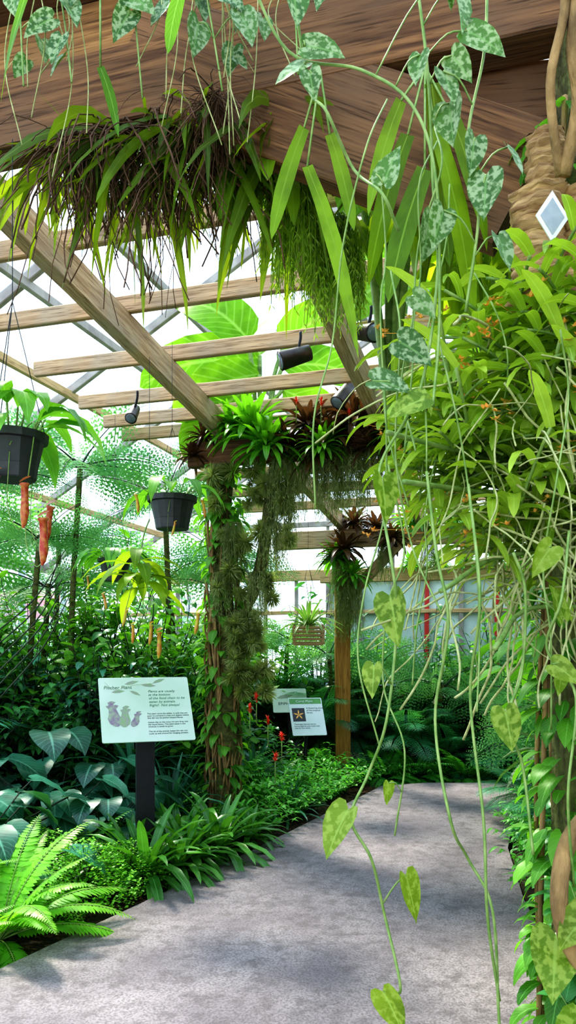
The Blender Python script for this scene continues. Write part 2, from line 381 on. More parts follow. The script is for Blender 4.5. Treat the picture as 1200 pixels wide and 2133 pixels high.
right=[(1.0,.2),(1.15,2.4),(1.25,3.6),(1.38,4.6),(1.62,5.8),(1.85,6.5),(2.1,6.95),(2.5,7.1),(3.2,6.95),(5.0,6.4)]
B=MB(); vs=[];fs=[]
for a,b in zip(left,right):
    vs+=[V((a[0],a[1],.03)),V((b[0],b[1],.03)),V((a[0],a[1],-.05)),V((b[0],b[1],-.05))]
for i in range(len(left)-1):
    a=i*4;b=a+4; fs+=[(a,a+1,b+1,b),(a,b,b+2,a+2),(a+1,a+3,b+3,b+1)]
fs.append((0,2,3,1)); B.add(vs,fs); mk('floor',B,'concrete',kind='structure',label='grey weathered concrete garden path',cat='path',smooth=False)
B=MB()
for i in range(3200):
    k=R.randrange(1,6); f=U(0,1); a=V((*left[k],0)).lerp(V((*left[k+1],0)),f); p=a+V((-U(.01,.45),U(-.05,.2),U(.0,.012)))
    d=dirv(U(0,6.28),U(-.2,.3)); s=d.cross(UP).normalized(); lq(B,p,d,s,U(.015,.04),U(.008,.018),0,.5)
mk('bark_mulch',B,'chip',kind='stuff',label='loose brown bark mulch along the path edge',cat='mulch')

# walls
tl,tr_,ub,uf=-4.5,5.5,5.6,-7.0; ez=2.7; er=4.4; rz_=5.6; rt=.5
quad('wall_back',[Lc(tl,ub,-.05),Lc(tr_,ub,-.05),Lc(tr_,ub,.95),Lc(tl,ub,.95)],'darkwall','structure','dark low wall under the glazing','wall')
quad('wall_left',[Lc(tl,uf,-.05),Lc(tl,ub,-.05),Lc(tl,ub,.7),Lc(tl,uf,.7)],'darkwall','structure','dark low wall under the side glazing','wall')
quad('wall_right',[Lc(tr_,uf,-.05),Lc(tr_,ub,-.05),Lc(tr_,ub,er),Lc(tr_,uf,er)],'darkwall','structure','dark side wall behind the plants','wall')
wn=0; tn=0
for i in range(10):
    a=tl+i; wn+=1
    quad('window_%d'%wn,[Lc(a,ub,.95),Lc(a+1,ub,.95),Lc(a+1,ub,2.55),Lc(a,ub,2.55)],'panel' if 4<=i<=8 else 'glass','structure','white glazed window panel','window')
    for q in (0,.5):
        tn+=1; beam('trim_%d'%tn,Lc(a+q,ub-.03,.95),Lc(a+q,ub-.03,2.6),.06,.06,'red' if (i in(5,6) and q) else 'framew','upright window mullion','frame','structure',up=V((1,0,0)))
for i in range(12):
    a=uf+i*1.05; wn+=1
    quad('window_%d'%wn,[Lc(tl,a,.7),Lc(tl,a+1.05,.7),Lc(tl,a+1.05,ez),Lc(tl,a,ez)],'glass','structure','clear glass side window','window')
    tn+=1; beam('trim_%d'%tn,Lc(tl+.03,a,.7),Lc(tl+.03,a,ez),.08,.08,'white','white upright window mullion','frame','structure',up=V((1,0,0)))
for (a,b,w,h,mm,lb) in [(Lc(tl,ub-.06,2.62),Lc(tr_,ub-.06,2.62),.1,.16,'woodlath','pale wooden wall plate'),(Lc(tl,ub-.05,.97),Lc(tr_,ub-.05,.97),.12,.06,'white','white window sill'),
    (Lc(tl,uf,ez),Lc(tl,ub,ez),.1,.14,'framew','eave plate of the glass roof'),(Lc(tr_,uf,er),Lc(tr_,ub,er),.1,.14,'framew','eave plate of the glass roof'),(Lc(tl+.04,uf,.72),Lc(tl+.04,ub,.72),.12,.06,'white','white window sill'),(Lc(tl+.03,uf,1.7),Lc(tl+.03,ub,1.7),.05,.05,'white','white window transom'),
    (Lc(tl,ub-.05,2.05),Lc(tr_,ub-.05,2.05),.05,.06,'woodlath','pale wooden window transom'),
    (Lc(tl,ub-.05,3.4),Lc(tr_,ub-.05,3.4),.06,.08,'framew','gable transom of the glazing'),
    (Lc(rt,uf,rz_),Lc(rt,ub,rz_),.1,.16,'framew','ridge beam of the glass roof')]:
    tn+=1; beam('trim_%d'%tn,a,b,w,h,mm,lb,'frame','structure')
for i in range(1,10):
    a=tl+i; top=ez+(rz_-ez)*(a-tl)/(rt-tl) if a<=rt else er+(rz_-er)*(tr_-a)/(tr_-rt)
    tn+=1; beam('trim_%d'%tn,Lc(a,ub-.03,2.65),Lc(a,ub-.03,top-.05),.05,.05,'framew','upright gable glazing bar','frame','structure',up=V((1,0,0)))
quad('ceiling',[Lc(tl,uf,ez),Lc(tl,ub,ez),Lc(rt,ub,rz_),Lc(rt,uf,rz_)],'glass','structure','sloping glass greenhouse roof','roof')
quad('ceiling',[Lc(tr_,uf,er),Lc(tr_,ub,er),Lc(rt,ub,rz_),Lc(rt,uf,rz_)],'glass','structure','sloping glass greenhouse roof','roof')
wn+=1; quad('window_%d'%wn,[Lc(tl,ub,ez),Lc(tr_,ub,2.7),Lc(tr_,ub,er),Lc(rt,ub,rz_)],'glass','structure','triangular gable glazing','window')
for i in range(9):
    u=uf+i*1.575
    for tt,e_ in ((tl,ez),(tr_,er)):
        tn+=1; beam('trim_%d'%tn,Lc(tt,u,e_-.03),Lc(rt,u,rz_-.03),.055,.09,'framew','pale glazing rafter of the glass roof','frame','structure')
for f in (.12,.25,.37,.5,.62,.75):
    tn+=1; t=tl+(rt-tl)*f; z=ez+(rz_-ez)*f-.09; beam('trim_%d'%tn,Lc(t,uf,z),Lc(t,ub,z),.05,.08,'woodlath' if f in(.25,.5) else 'framew','purlin of the glass roof','frame','structure')

# ------------------------------------------------------------------ pergola
def hz(u): return 3.33-.11*u
PG=empty('pergola',(0,0,0),'weathered wooden pergola with sloping rafters and cross slats','pergola')
PF=empty('pergola',(0,0,0),'weathered wooden pergola bay over the end of the path','pergola')
def pb(*a,**k):
    k.setdefault('parent',PG); return beam(*a,**k)
pb('header_beam',Lc(-.3,0,3.12),Lc(3.3,0,3.12),.10,.2,'woodd','brown wooden header beam')
pb('header_beam',Lc(-1.5,-3.58,3.485),Lc(2.9,-3.58,3.485),.14,.27,'woodd','massive dark brown header beam')
pb('header_beam',Lc(-1.5,-3.52,3.75),Lc(2.95,-3.52,3.75),.09,.25,'woodf','lighter brown upper fascia board')
pb('header_beam',Lc(-1.5,-3.60,3.98),Lc(2.95,-3.60,3.98),.16,.20,'woodd','dark brown top beam')
for t in (0,1.314,2.63):
    pb('rafter',Lc(t,.25,hz(.25)),Lc(t,-3.48,hz(-3.48)),.085,.19,'woodp')
for u in (.3,-.02,-.42,-1.03,-1.68,-2.35,-3.0):
    pb('slat',Lc(-1.1,u,hz(u)+.142),Lc(3.3,u,hz(u)+.142),.05,.105,'woodp')
pb('brace',Lc(2.42,-3.60,2.90),Lc(1.1,-3.60,3.62),.10,.38,'woodd','broad dark diagonal brace')
pb('brace',Lc(1.8,-3.46,3.27),Lc(2.95,-3.46,3.12),.06,.38,'woodd','dark boards beside the brace')
pb('post',Lc(2.6,-3.58,-.05),Lc(2.6,-3.58,3.35),.16,.16,'moss','mossy wooden post',up=V((1,0,0)))
pb('header_beam',Lc(-.4,2.67,2.75),Lc(3.6,2.67,2.75),.1,.2,'woodp',parent=PF)
pb('header_beam',Lc(-.2,4.0,2.45),Lc(3.6,4.0,2.45),.1,.17,'woodlath',parent=PF)
for t in (.4,3.3):
    pb('post',Lc(t,2.67,-.05),Lc(t,2.67,2.65),.17,.17,'woodpost','orange-brown square wooden post',up=V((1,0,0)),parent=PF)
for t in (.4,1.3,2.2,3.3):
    pb('rafter',Lc(t,.45,3.15),Lc(t,2.9,2.9),.08,.16,'woodp',parent=PF)
for t in (.4,3.3):
    pb('brace',Lc(t+.08,2.67,2.1),Lc(t+.65,2.67,2.68),.08,.12,'woodp',parent=PF)
for u in (.8,1.4,2.0):
    pb('slat',Lc(-.6,u,3.2-.09*(u-.1)),Lc(3.5,u,3.2-.09*(u-.1)),.04,.09,'woodp',parent=PF)

def spot(p,d,label,s=1):
    e=empty('spotlight',p,label,'light'); e['group']='pergola spotlights'
    d=V(d).normalized(); B=MB(); r=.048*s
    tube(B,[d*-.09*s,d*-.085*s,d*.0,d*.09*s,d*.095*s],[r*.6,r*.9,r,r*1.12,r*1.15],18); mk('lamp_housing',B,'lamp',parent=e)
    B=MB(); tube(B,[d*.0955*s,d*.098*s],[r*.95,r*.9],18); mk('lens',B,'lens',parent=e)
    B=MB(); tube(B,spline([V((0,0,.01)),V((.02,0,.07)),V((.03,0,.12)),V((.03,0,.16))],4),.009,8); mk('bracket',B,'blackmetal',parent=e)
spot(Lc(1.0,-1.25,3.38),(-.95,-.2,-.35),'brown cylindrical spotlight beside a rafter',1.15)
spot(Lc(1.5,-1.45,3.40),(.4,-.85,-.35),'brown spotlight with glass lens beside a rafter',1.05)
spot(Lc(-.3,-1.0,3.2),(-.1,-.7,-.7),'small dark spotlight below a slat',.8)
spot(Lc(1.1,-.3,3.42),(-.5,-.4,-.75),'brown spotlight above the header beam',1.1)
spot(Lc(1.5,-.35,3.46),(.6,-.5,-.3),'dark spotlight above the header beam',.9)

# ------------------------------------------------------------------ signs
def text(body,size,x,y,z,mat,par,shear=0,align='LEFT'):
    cu=bpy.data.curves.new('t','FONT'); cu.body=body; cu.size=size; cu.extrude=.0004; cu.shear=shear; cu.align_x=align; cu.space_line=1.05
    o=bpy.data.objects.new('t',cu); COL.objects.link(o)
    dg=bpy.context.evaluated_depsgraph_get(); me=bpy.data.meshes.new_from_object(o.evaluated_get(dg))
    bpy.data.objects.remove(o); me.materials.clear(); me.materials.append(M[mat])
    q=bpy.data.objects.new('lettering',me); COL.objects.link(q); q.location=(x,y,z); q.parent=par
def board(par,w,h,mat,loc,tilt,name='sign_board',th=.008):
    B=MB(); r=.012; pts=[]
    for (cx,cy,a0) in ((w/2-r,h/2-r,0),(-w/2+r,h/2-r,90),(-w/2+r,-h/2+r,180),(w/2-r,-h/2+r,270)):
        for k in range(4):
            a=math.radians(a0+30*k); pts.append((cx+r*math.cos(a),cy+r*math.sin(a)))
    n=len(pts); vs=[V((x,y,th/2)) for x,y in pts]+[V((x,y,-th/2)) for x,y in pts]
    fs=[tuple(range(n)),tuple(range(2*n-1,n-1,-1))]+[((i+1)%n,i,i+n,(i+1)%n+n) for i in range(n)]
    B.add(vs,fs); o=mk(name,B,mat,parent=par,smooth=False); o.location=loc; o.rotation_euler=(tilt,0,0); return o
def flat(par,pts,mat,z,name='illustration'):
    B=MB(); B.add([V((x,y,z)) for x,y in pts],[tuple(range(len(pts)))]); return mk(name,B,mat,parent=par,smooth=False)
def pshape(cx,cy,s,lean=0):
    P=[(-.12,-1),(.12,-1),(.42,-.75),(.5,-.35),(.36,.05),(.26,.45),(.5,.75),(.3,.82),(.1,.78),(.35,1.05),(.05,1.15),(-.25,1.0),(-.2,.78),(-.45,.72),(-.28,.45),(-.34,.05),(-.5,-.35),(-.42,-.75)]
    return [(cx+s*(x+lean*y),cy+s*y) for x,y in P]
e=empty('interpretive_sign',(-.935,5.2,0),'pale green pitcher plant information sign on dark post','sign',rot=(0,0,math.radians(19)))
B=MB(); bxv=[(-.06,.03),(.06,.03),(.06,.09),(-.06,.09)]
B.add([V((x,y,-.05)) for x,y in bxv]+[V((x,y,1.08)) for x,y in bxv],[(3,2,1,0),(4,5,6,7)]+[(i,(i+1)%4,(i+1)%4+4,i+4) for i in range(4)])
mk('sign_post',B,'blackmetal',parent=e,smooth=False)
T=math.radians(55); b1=board(e,.60,.49,'signface',(0,0,1.10),T)
board(e,.5,.4,'blackmetal',(0,.012,1.092),T,'backing_plate',.012)
text('Pitcher Plant',.036,-.27,.155,.0046,'inkgreen',b1,.2)
text('Plants are usually\nat the bottom\nof the food chain to be\neaten by animals.\nRight?  Not always!',.026,.02,.125,.0046,'inkgreen',b1,.25)
text('This plant turns the tables. In soils that are\npoor in nutrients it traps and digests insects\nthat fall into its pitcher shaped leaves.',.0155,-.0,-.045,.0046,'ink',b1)
text('Insects slip on the waxy rim and drop into\nthe liquid below. The plant takes in the\nminerals it needs to grow.',.0155,-.0,-.11,.0046,'ink',b1)
text('The lid of the pitcher keeps the rain out.\nLook up and around for hanging pitchers.',.0155,-.0,-.178,.0046,'ink',b1)
flat(b1,pshape(-.215,-.04,.09,-.15),'purple',.0046); flat(b1,pshape(-.145,-.06,.075,.1),'printg',.0048); flat(b1,pshape(-.075,-.08,.055,.35),'purple',.0046)
def lfs(x,y,L,a): 
    return [(x+L*(t*math.cos(a)-w*math.sin(a)),y+L*(t*math.sin(a)+w*math.cos(a))) for t,w in ((0,0),(.25,.12),(.6,.15),(1,0),(.6,-.12),(.25,-.1))]
for a_ in ((-.22,.13,.09,.1),(-.13,.19,.1,.25),(-.02,.185,.1,-.1),(.06,.2,.09,.35),(-.1,.14,.08,-.5)): flat(b1,lfs(*a_),'printg',.0044)
B=MB(); tube(B,spline([(-.26,.21,.0044),(-.2,.15,.0044),(-.1,.18,.0044),(.0,.19,.0044),(.08,.2,.0044)],5),.0012,4); mk('illustration',B,'printg',parent=b1)
e=empty('interpretive_sign',(.2,8.2,0),'white plant label sign with flower photograph','sign',rot=(0,0,math.radians(12)))
B=MB(); tube(B,[(-.02,.05,-.05),(.0,.03,.75)],.02,8); mk('sign_post',B,'blackmetal',parent=e)
b2=board(e,.36,.45,'signw',(0,0,.79),T)
flat(b2,[(-.17,.15),(.17,.15),(.17,.215),(-.17,.215)],'signgreen',.0046,'header_band')
text('Coral Plant',.04,-.1,.17,.0052,'signw',b2)
flat(b2,[(-.155,-.06),(-.02,-.06),(-.02,.1),(-.155,.1)],'photo',.0046,'flower_picture')
for k in range(5):
    a=k*1.257+.3; flat(b2,lfs(-.088,.02,.06,a),'flower',.0050,'flower_picture')
text('A flowering shrub\nof the tropical\nforest.',.026,.0,.09,.0046,'ink',b2)
text('The bright blooms attract\nhummingbirds and moths that\nvisit for the nectar.',.022,-.15,-.1,.0046,'ink',b2)
e=empty('interpretive_sign',(.02,9.05,0),'pale green panel sign with dark lettering','sign',rot=(0,0,math.radians(8)))
B=MB(); tube(B,[(0,.03,-.05),(0,.02,.85)],.03,8); mk('sign_post',B,'blackmetal',parent=e)
b3=board(e,.40,.32,'signface',(0,0,.9),T); text('EPIPHYTES',.05,-.02,-.06,.0046,'ink',b3,align='CENTER')
flat(b3,lfs(-.15,.03,.2,.2),'printg',.0046)

# ------------------------------------------------------------------ pots and pitcher plants
def lathe(prof,sides=28,rib=0):
    B=MB(); vs=[];fs=[]
    for (r,z) in prof:
        for k in range(sides):
            a=2*math.pi*k/sides; rr=r*(1+(rib if k%2 else 0)); vs.append(V((rr*math.cos(a),rr*math.sin(a),z)))
    for i in range(len(prof)-1):
        for k in range(sides):
            k2=(k+1)%sides; fs.append((i*sides+k,i*sides+k2,(i+1)*sides+k2,(i+1)*sides+k))
    B.add(vs,fs); return B
def pitcher(par,p,s,mat,lean):
    B=MB(); q=V(p); l=V(lean); f=.8
    tube(B,spline([q+V((0,0,.12))*s+V((-.06,0,.1))*s,q+V((-.07,0,-.02))*s,q+V((-.03,0,-.13))*s,q+V((0,0,-.12))*s],4),.0025*s,4,1)
    tube(B,[q+V((0,0,-.13))*s,q+V((.005,0,-.11))*s,q+V((.01,0,-.06))*s+l*.02,q+V((.012,0,0))*s+l*.04,q+V((.012,0,.06))*s+l*.07,q+V((.012,0,.068))*s+l*.075,q+V((.012,0,.075))*s+l*.08],[.004*s,.016*s*f,.026*s*f,.021*s*f,.021*s*f,.031*s*f,.026*s*f],10,0,False)
    leaf(B,q+V((-.012,0,.08))*s+l*.08,(.9,0,.6),(0,-.5,1),.06*s,.045*s,'oval',.2,.1,0)
    mk('pitcher',B,[mat,'stem'],parent=par)
def nepenthes(loc,pr,label,wl,nl,ll,pits,pm,leafm='mid',s=1.0):
    e=empty('hanging_pitcher_plant',loc,label,'plant')
    h=pr*1.45
    mk('pot',lathe([(pr*.0,-h),(pr*.7,-h),(pr*.72,-h*.97),(pr*.78,-h*.7),(pr*.79,-h*.68),(pr*.95,-h*.18),(pr*1.08,-h*.16),(pr*1.1,0),(pr*1.02,0),(pr*.95,-h*.12),(0,-h*.12)],32,.02),'pot',parent=e,smooth=False)
    B=MB()
    for k in range(3):
        a=k*2.09+.5; tube(B,[V((math.cos(a)*pr*1.05,math.sin(a)*pr*1.05,-.01)),V((0,0,wl*.45)),V((0,0,wl))],.0018,4)
    mk('hanger_wire',B,'wire',parent=e)
    B=MB()
    for i in range(nl):
        az=i*2.4+U(-.3,.3); b=dirv(az,0)*pr*.6+V((0,0,-.02)); d=dirv(az,U(.1,.9)); o=b+dirv(az,0)*pr*.4+V((0,0,U(.02,.1)))
        tube(B,[b,o],.004,4,1); leaf(B,o,d,UP,ll*U(.7,1.15),ll*.28*U(.8,1.15),'lance',U(.9,2.2),.15)
    mk('foliage',B,[leafm,'stem'],parent=e)
    B=MB()
    for i,(x,y,z,ps) in enumerate(pits):
        tube(B,spline([(x*.3,y*.3,0),(x*.75,y*.75,.02),(x-.06*ps,y,z+.25*ps)],4),.0025,4)
        pitcher(e,(x,y,z),ps,pm,(U(-.3,.3),0,0))
    mk('stem',B,'stem',parent=e)
nepenthes((-.98,2.8,2.26),.112,'black plastic hanging pot with red speckled pitchers',1.05,24,.28,[(.07,-.1,-.25,.75),(.13,-.08,-.37,.8),(-.04,-.12,-.22,.7),(.10,.04,-.30,.7)],'pitcher','mid')
nepenthes((-.75,5.1,2.48),.145,'ribbed black hanging pot with yellow pitchers and trailing leaves',1.0,12,.3,[(-.2,-.12,-.05,.55),(.22,-.1,-.08,.55),(.02,-.15,-.22,.4)],'pitchery','mid')
e=empty('hanging_pitcher_plant',(-.93,4.9,2.0),'trailing pitcher plant with long leaves and orange pitchers','plant')
B=MB()
tube(B,spline([(0.05,.1,.32),(.02,.05,.2),(0,0,0)],4),.005,5,1)
for i in range(22):
    az=i*2.4; leaf(B,V((0,0,U(-.15,.15))),dirv(az,U(-.1,.8)),UP,U(.28,.44),U(.07,.1),'lance',U(.7,1.6),.15)
mk('foliage',B,['hangl','stem'],parent=e)
B=MB()
for (x,y,z,ps) in ((-.02,-.1,-.40,.55),(.08,-.08,-.40,.6),(.13,-.05,-.46,.8),(-.2,-.02,-.2,.45),(.35,0,-.33,.65),(-.1,0,-.3,.5)):
    tube(B,spline([(x*.3,y*.3,-.05),(x*.8,y,-.1),(x-.07*ps,y,z+.25*ps)],4),.0022,4); pitcher(e,(x,y,z),ps,'pitchery',(U(-.3,.3),0,0))
mk('stem',B,'stem',parent=e)
B=MB(); tube(B,[(.05,.1,.3),(.05,.1,1.35)],.0018,4); mk('hanger_wire',B,'wire',parent=e)
nepenthes((-1.45,6.6,2.25),.13,'dark hanging pot among leaves',1.2,18,.34,[(-.2,-.1,-.2,.5)],'pitchery','mid')

e=empty('lath_basket_plant',(.19,7.4,1.55),'slatted wooden orchid basket with variegated rosette plant','plant basket')
B=MB(); 
def bx(B,c,sx,sy,sz,mi=0):
    x,y,z=c; vs=[V((x+a*sx/2,y+b*sy/2,z+g*sz/2)) for g in(-1,1) for b in(-1,1) for a in(-1,1)]
    B.add(vs,[(0,2,3,1),(4,5,7,6),(0,1,5,4),(2,6,7,3),(0,4,6,2),(1,3,7,5)],mi)
for k in range(5):
    z=k*.036
    bx(B,(0,-.13,z),.3,.022,.024); bx(B,(0,.13,z),.3,.022,.024); bx(B,(-.13,0,z+.012),.022,.28,.024); bx(B,(.13,0,z+.012),.022,.28,.024)
bx(B,(0,0,-.015),.27,.27,.015); mk('basket',B,'woodlath',parent=e,smooth=False)
o=mk('foliage',g_rosette(44,.38,.035,(.1,1.35),.8,'strap'),'var',parent=e,loc=(0,0,.16))
B=MB()
for a,b in ((-1,-1),(1,-1),(1,1),(-1,1)): tube(B,[(a*.13,b*.13,.15),(0,0,.75),(0,0,1.2)],.002,4)
mk('hanger_wire',B,'wire',parent=e)

# ------------------------------------------------------------------ main column
e=empty('column_with_climbers',tuple(Lc(0,0,0)),'rough wooden column wrapped in climbing vines and moss','column')
B=MB(); n=26; pts=[];rad=[]
for i in range(n):
    z=-.05+3.07*i/(n-1); pts.append((.02*math.sin(z*2),.02*math.cos(z*3),z)); rad.append(.135-.015*z+.01*math.sin(z*9))
tube(B,pts,rad,14); mk('trunk',B,'moss',parent=e)
B=MB()
for k in range(38):
    a0=U(0,6.28); w=U(-1.5,1.5); z0=U(-.05,.6); z1=U(1.2,3.0)
    tube(B,[V((math.cos(a0+w*f)*(.135+.02*math.sin(f*20+k)),math.sin(a0+w*f)*(.135+.02*math.cos(f*17)),z0+(z1-z0)*f)) for f in [j/22 for j in range(23)]],U(.004,.012),5)
mk('vine_stems',B,'lianab',parent=e)
B=MB()
for k in range(560):
    a=U(0,6.28); z=U(.15,3.0); p=V((math.cos(a)*.15,math.sin(a)*.15,z)); L=U(.06,.17)
    leaf(B,p,dirv(a,U(-.6,.5)),UP+dirv(a,0),L,L*.5,R.choice(['lance','heart']),1.0,.15)
mk('foliage',B,'mid',parent=e)
c0=Lc(0,0,0)
sp=mk('air_plant',g_spiky(.12,260,.009),'till',label='spiky grey-green air plant clump on the column',cat='air plant',group='air plants on the column')
sp.location=c0+V((.12,-.22,1.55))
for i in range(66):
    z=U(1.15,2.95); 
    if i%2: dx,dy=U(.24,.58),U(-.3,-.1)
    else: dx,dy=U(-.1,.22),U(-.26,-.17)
    if z<1.75: dx=U(.04,.36)
    inst(sp,c0+V((dx,dy,z)),U(0,6),U(.45,1.0),tilt=(U(-1,1),U(-1,1)))
B=MB(); tube(B,spline([c0+V((.42,-.1,3.05)),c0+V((.38,-.12,2.6)),c0+V((.3,-.12,2.1)),c0+V((.15,-.12,1.7))],5),[.03]*3+[.05]*10+[.04]*3,8); mk('hanging_branch',B,'moss',label='moss covered hanging branch holding air plants',cat='branch')

gb=mk('bromeliad',g_rosette(60,.42,.055,(-.35,1.35),.8),'brom',loc=Lc(.28,-.1,3.26),label='bright green bromeliad rosette on the header beam',cat='bromeliad',scale=1.15,group='header bromeliads')
inst(gb,Lc(.45,-.2,3.08),1,1.0)
inst(gb,Lc(.1,-.08,3.3),2.2,.75)
rb=mk('bromeliad',g_rosette(40,.34,.055,(-.4,1.3),.7),'bromred',loc=Lc(.75,-.05,3.28),label='dark red bromeliad rosette on the header beam',cat='bromeliad',group='header bromeliads')
for t,du,z,s in ((.95,-.1,3.15,1),(1.15,-.08,3.27,1.1),(.62,-.15,3.1,.9),(1.45,-.08,3.22,1),(1.7,-.05,3.2,1),(1.05,.1,3.4,.9),(-.15,-.05,3.25,.6),(2.0,0,3.25,.9),(.85,-.12,3.0,.9),(1.3,-.12,3.05,.9),(-.25,-.05,3.1,.6)):
    inst(rb,Lc(t,du,z),U(0,6),s)
for t,z in ((.9,3.05),(1.5,3.1),(1.85,3.15)): inst(gb,Lc(t,-.2,z),U(0,6),.7)
def flowerspike(p,s=1,mat='redf',lab='small red bromeliad flower head'):
    B=MB(); tube(B,[(0,0,-.16*s),(0,0,0)],.004*s,5,1)
    for i in range(26): leaf(B,(0,0,U(-.03,.02)*s),dirv(U(0,6.28),U(.1,1.4)),UP,.035*s,.012*s,'short',.1,.2)
    mk('flower_spike',B,[mat,'stem'],loc=p,label=lab,cat='flower')
for t,z in ((.9,3.40),(1.12,3.3),(1.2,3.44),(.7,3.42)): flowerspike(Lc(t,-.22,z),1)
for (x,y,z) in ((-.30,6.2,1.02),(-.25,6.25,1.1),(-.16,6.3,.92),(-.1,6.2,.64),(-.05,6.35,.78)): flowerspike((x,y,z),1.2,'redf','red tubular flowers above low foliage')
hs=mk('hanging_moss',g_strings(130,.55),'till',loc=Lc(.8,-.1,3.05),label='stringy air plants dangling from the header beam',cat='air plant',group='dangling air plants')
for t,z,s in ((1.05,3.05,.9),(1.3,3.05,.8),(.55,3.02,1),(1.6,3.03,.8),(1.9,3.0,.8),(.95,3.0,.9),(1.15,3.0,.9)): inst(hs,Lc(t,-.1,z),U(0,6),s)
for dx,z,s in ((.1,2.5,.8),(.4,2.5,.9),(.3,2.1,.8),(.0,2.1,.7),(.5,2.75,.9),(.15,1.8,.6)): inst(hs,c0+V((dx,-.2,z)),U(0,6),s,'stringy air plants trailing down the column')
for t,u,z,s in ((.55,2.6,2.9,1.1),(.8,2.6,2.85,1),(1.2,2.6,2.9,1),(1.6,2.6,2.9,1),(2.1,2.6,2.9,1),(.35,2.55,2.5,.9),(.55,2.5,2.3,.9),(.45,2.5,2.6,1.2),(1.0,2.5,2.7,.9)):
    inst(R.choice([gb,rb]),Lc(t,u,z),U(0,6),s*.9,'bromeliad rosette on the far header beam')
for t,u,z,s in ((.45,2.5,2.45,1.2),(.55,2.5,2.2,1.0),(.5,2.45,2.1,1.0),(.9,2.6,2.65,.8),(1.4,2.6,2.65,.8)): inst(hs,Lc(t,u,z),U(0,6),s)
for t in (1.0,1.35,1.7,2.05,2.4): inst(gb,Lc(t,3.95,2.58),U(0,6),.6,'small green bromeliad on the pale beam')

# ------------------------------------------------------------------ near header hanging plants
def mkp(name,B,mats,loc,label,cat='plant',s=1,rz=0,group=None,kind=None,tilt=(0,0)):
    return mk(name,B,mats,loc=loc,rot=(tilt[0],tilt[1],rz),scale=s,label=label,cat=cat,group=group,kind=kind)
def Hn(t,z,du=0): return Lc(t,-3.58+du,z)
h1=mkp('staghorn_fern',g_hang(26,.62,.042,'lance',(-1.2,.2),(.2,1.6)),['hang'],Hn(1.05,3.34),'long dark arching leaves hanging under the header beam','fern',group='ferns under the header')
h1b=mkp('staghorn_fern',g_hang(26,.55,.032,'strap',(-1.3,.1),(.2,1.2)),['hang'],Hn(1.35,3.34),'long dark arching leaves hanging under the header beam','fern',group='ferns under the header')
h2=mkp('staghorn_fern',g_hang(80,.34,.012,'strap',(-1.1,.3),(.0,1.2)),['hang'],Hn(.9,3.34,.05),'narrow-leaved fern hanging under the header beam','fern',group='ferns under the header')
h3=mkp('bird_nest_fern',g_hang(16,.32,.075,'oval',(-1.4,.2),(.3,1.8)),['hangl'],Hn(1.55,3.3,.1),'broad bright green leaves hanging under the header beam','fern',group='broad ferns under the header')
for t,z,s,du,o in ((1.1,3.32,1.1,.08,h2),(1.0,3.3,1.1,.12,h2),(.72,3.36,.75,.1,h1),(1.22,3.34,.8,.1,h1b),(1.5,3.32,1.0,.1,h1b),(1.62,3.34,1.0,.15,h1),(.6,3.38,.6,.1,h1b),(1.5,3.3,.9,.15,h2),(1.3,3.3,1,.1,h2),
    (1.68,3.36,.9,.3,h3),(1.42,3.28,.7,.2,h3),(1.85,3.4,.9,.5,h3),(2.0,3.2,1.0,.5,h3),(2.3,3.2,1.0,.5,h3),(2.45,2.95,.9,.4,h3),(2.15,3.0,.9,.6,h3),(2.2,3.3,.9,.3,h1),(1.75,3.15,.8,.5,h3)):
    inst(o,Hn(t,z,du),U(0,6),s)
B=MB()
for i in range(380):
    a=U(0,6.28); d=dirv(a,U(-1.4,.2)); pts=[V((U(-.26,.26),U(-.06,.06),U(-.03,0)))]; p=pts[0]
    for k in range(6): p=p+d*U(.03,.08)*(1 if i%6 else 1.7); d=(d+DOWN*.25+V((U(-.4,.4),U(-.4,.4),0))).normalized(); pts.append(p)
    tube(B,pts,U(.0012,.0035),4)
rt_=mkp('root_mass',B,['brown'],Hn(1.05,3.35),'tangled brown root mass under the header beam','roots')
inst(rt_,Hn(1.4,3.35,.04),1.5,.7)
rh=mkp('rhipsalis',g_strings(200,.50,.0018,14),['orchid'],Lc(1.60,-3.3,3.3),'pale green stringy cactus hanging in a cascade','cactus')
inst(rh,Lc(1.74,-3.2,3.12),2,.8)
def strap_plant(loc,items,label,mat='hangl'):
    B=MB()
    for (dx,dz,L,W,az,tw) in items:
        tube(B,[(0,0,.3),(dx,0,dz)],.004,5,1)
        leaf(B,(dx,0,dz),dirv(az,-1.2),dirv(tw,.1),L,W,'strap',U(.3,.7),.12,curl=U(-1.6,1.6))
    mkp('strap_leaf_cactus',B,[mat,'stem'],loc,label,'cactus')
strap_plant((.10,2.45,3.0),[(-.04,0,.62,.05,0,-1.5),(-.05,.12,.36,.05,3.1,-1.2),(.03,.1,.30,.045,.3,-1.8)],'long flat strap leaves hanging from the beam')
strap_plant((.40,2.3,2.90),[(0,0,.42,.07,3.4,-1.5),(.03,.12,.55,.07,.4,-1.3),(-.05,.1,.45,.06,3,-1.7),(.08,.15,.4,.06,.1,-1.9),(-.07,.2,.36,.05,3.3,-1.2),(.02,.25,.5,.07,1,-1.4)],'broad flat strap leaves hanging in a cluster')
strap_plant((-.62,2.6,3.42),[(0,0,.24,.035,0,-1.5)],'flat strap leaf hanging from the upper beam','light')
strap_plant((-.72,2.2,3.36),[(0,0,.34,.03,3,-1.5)],'flat pale strap leaf hanging from the upper beam','light')
strap_plant((-.29,2.2,3.36),[(0,0,.2,.04,3,-1.5)],'flat pale strap leaf hanging from the upper beam','light')

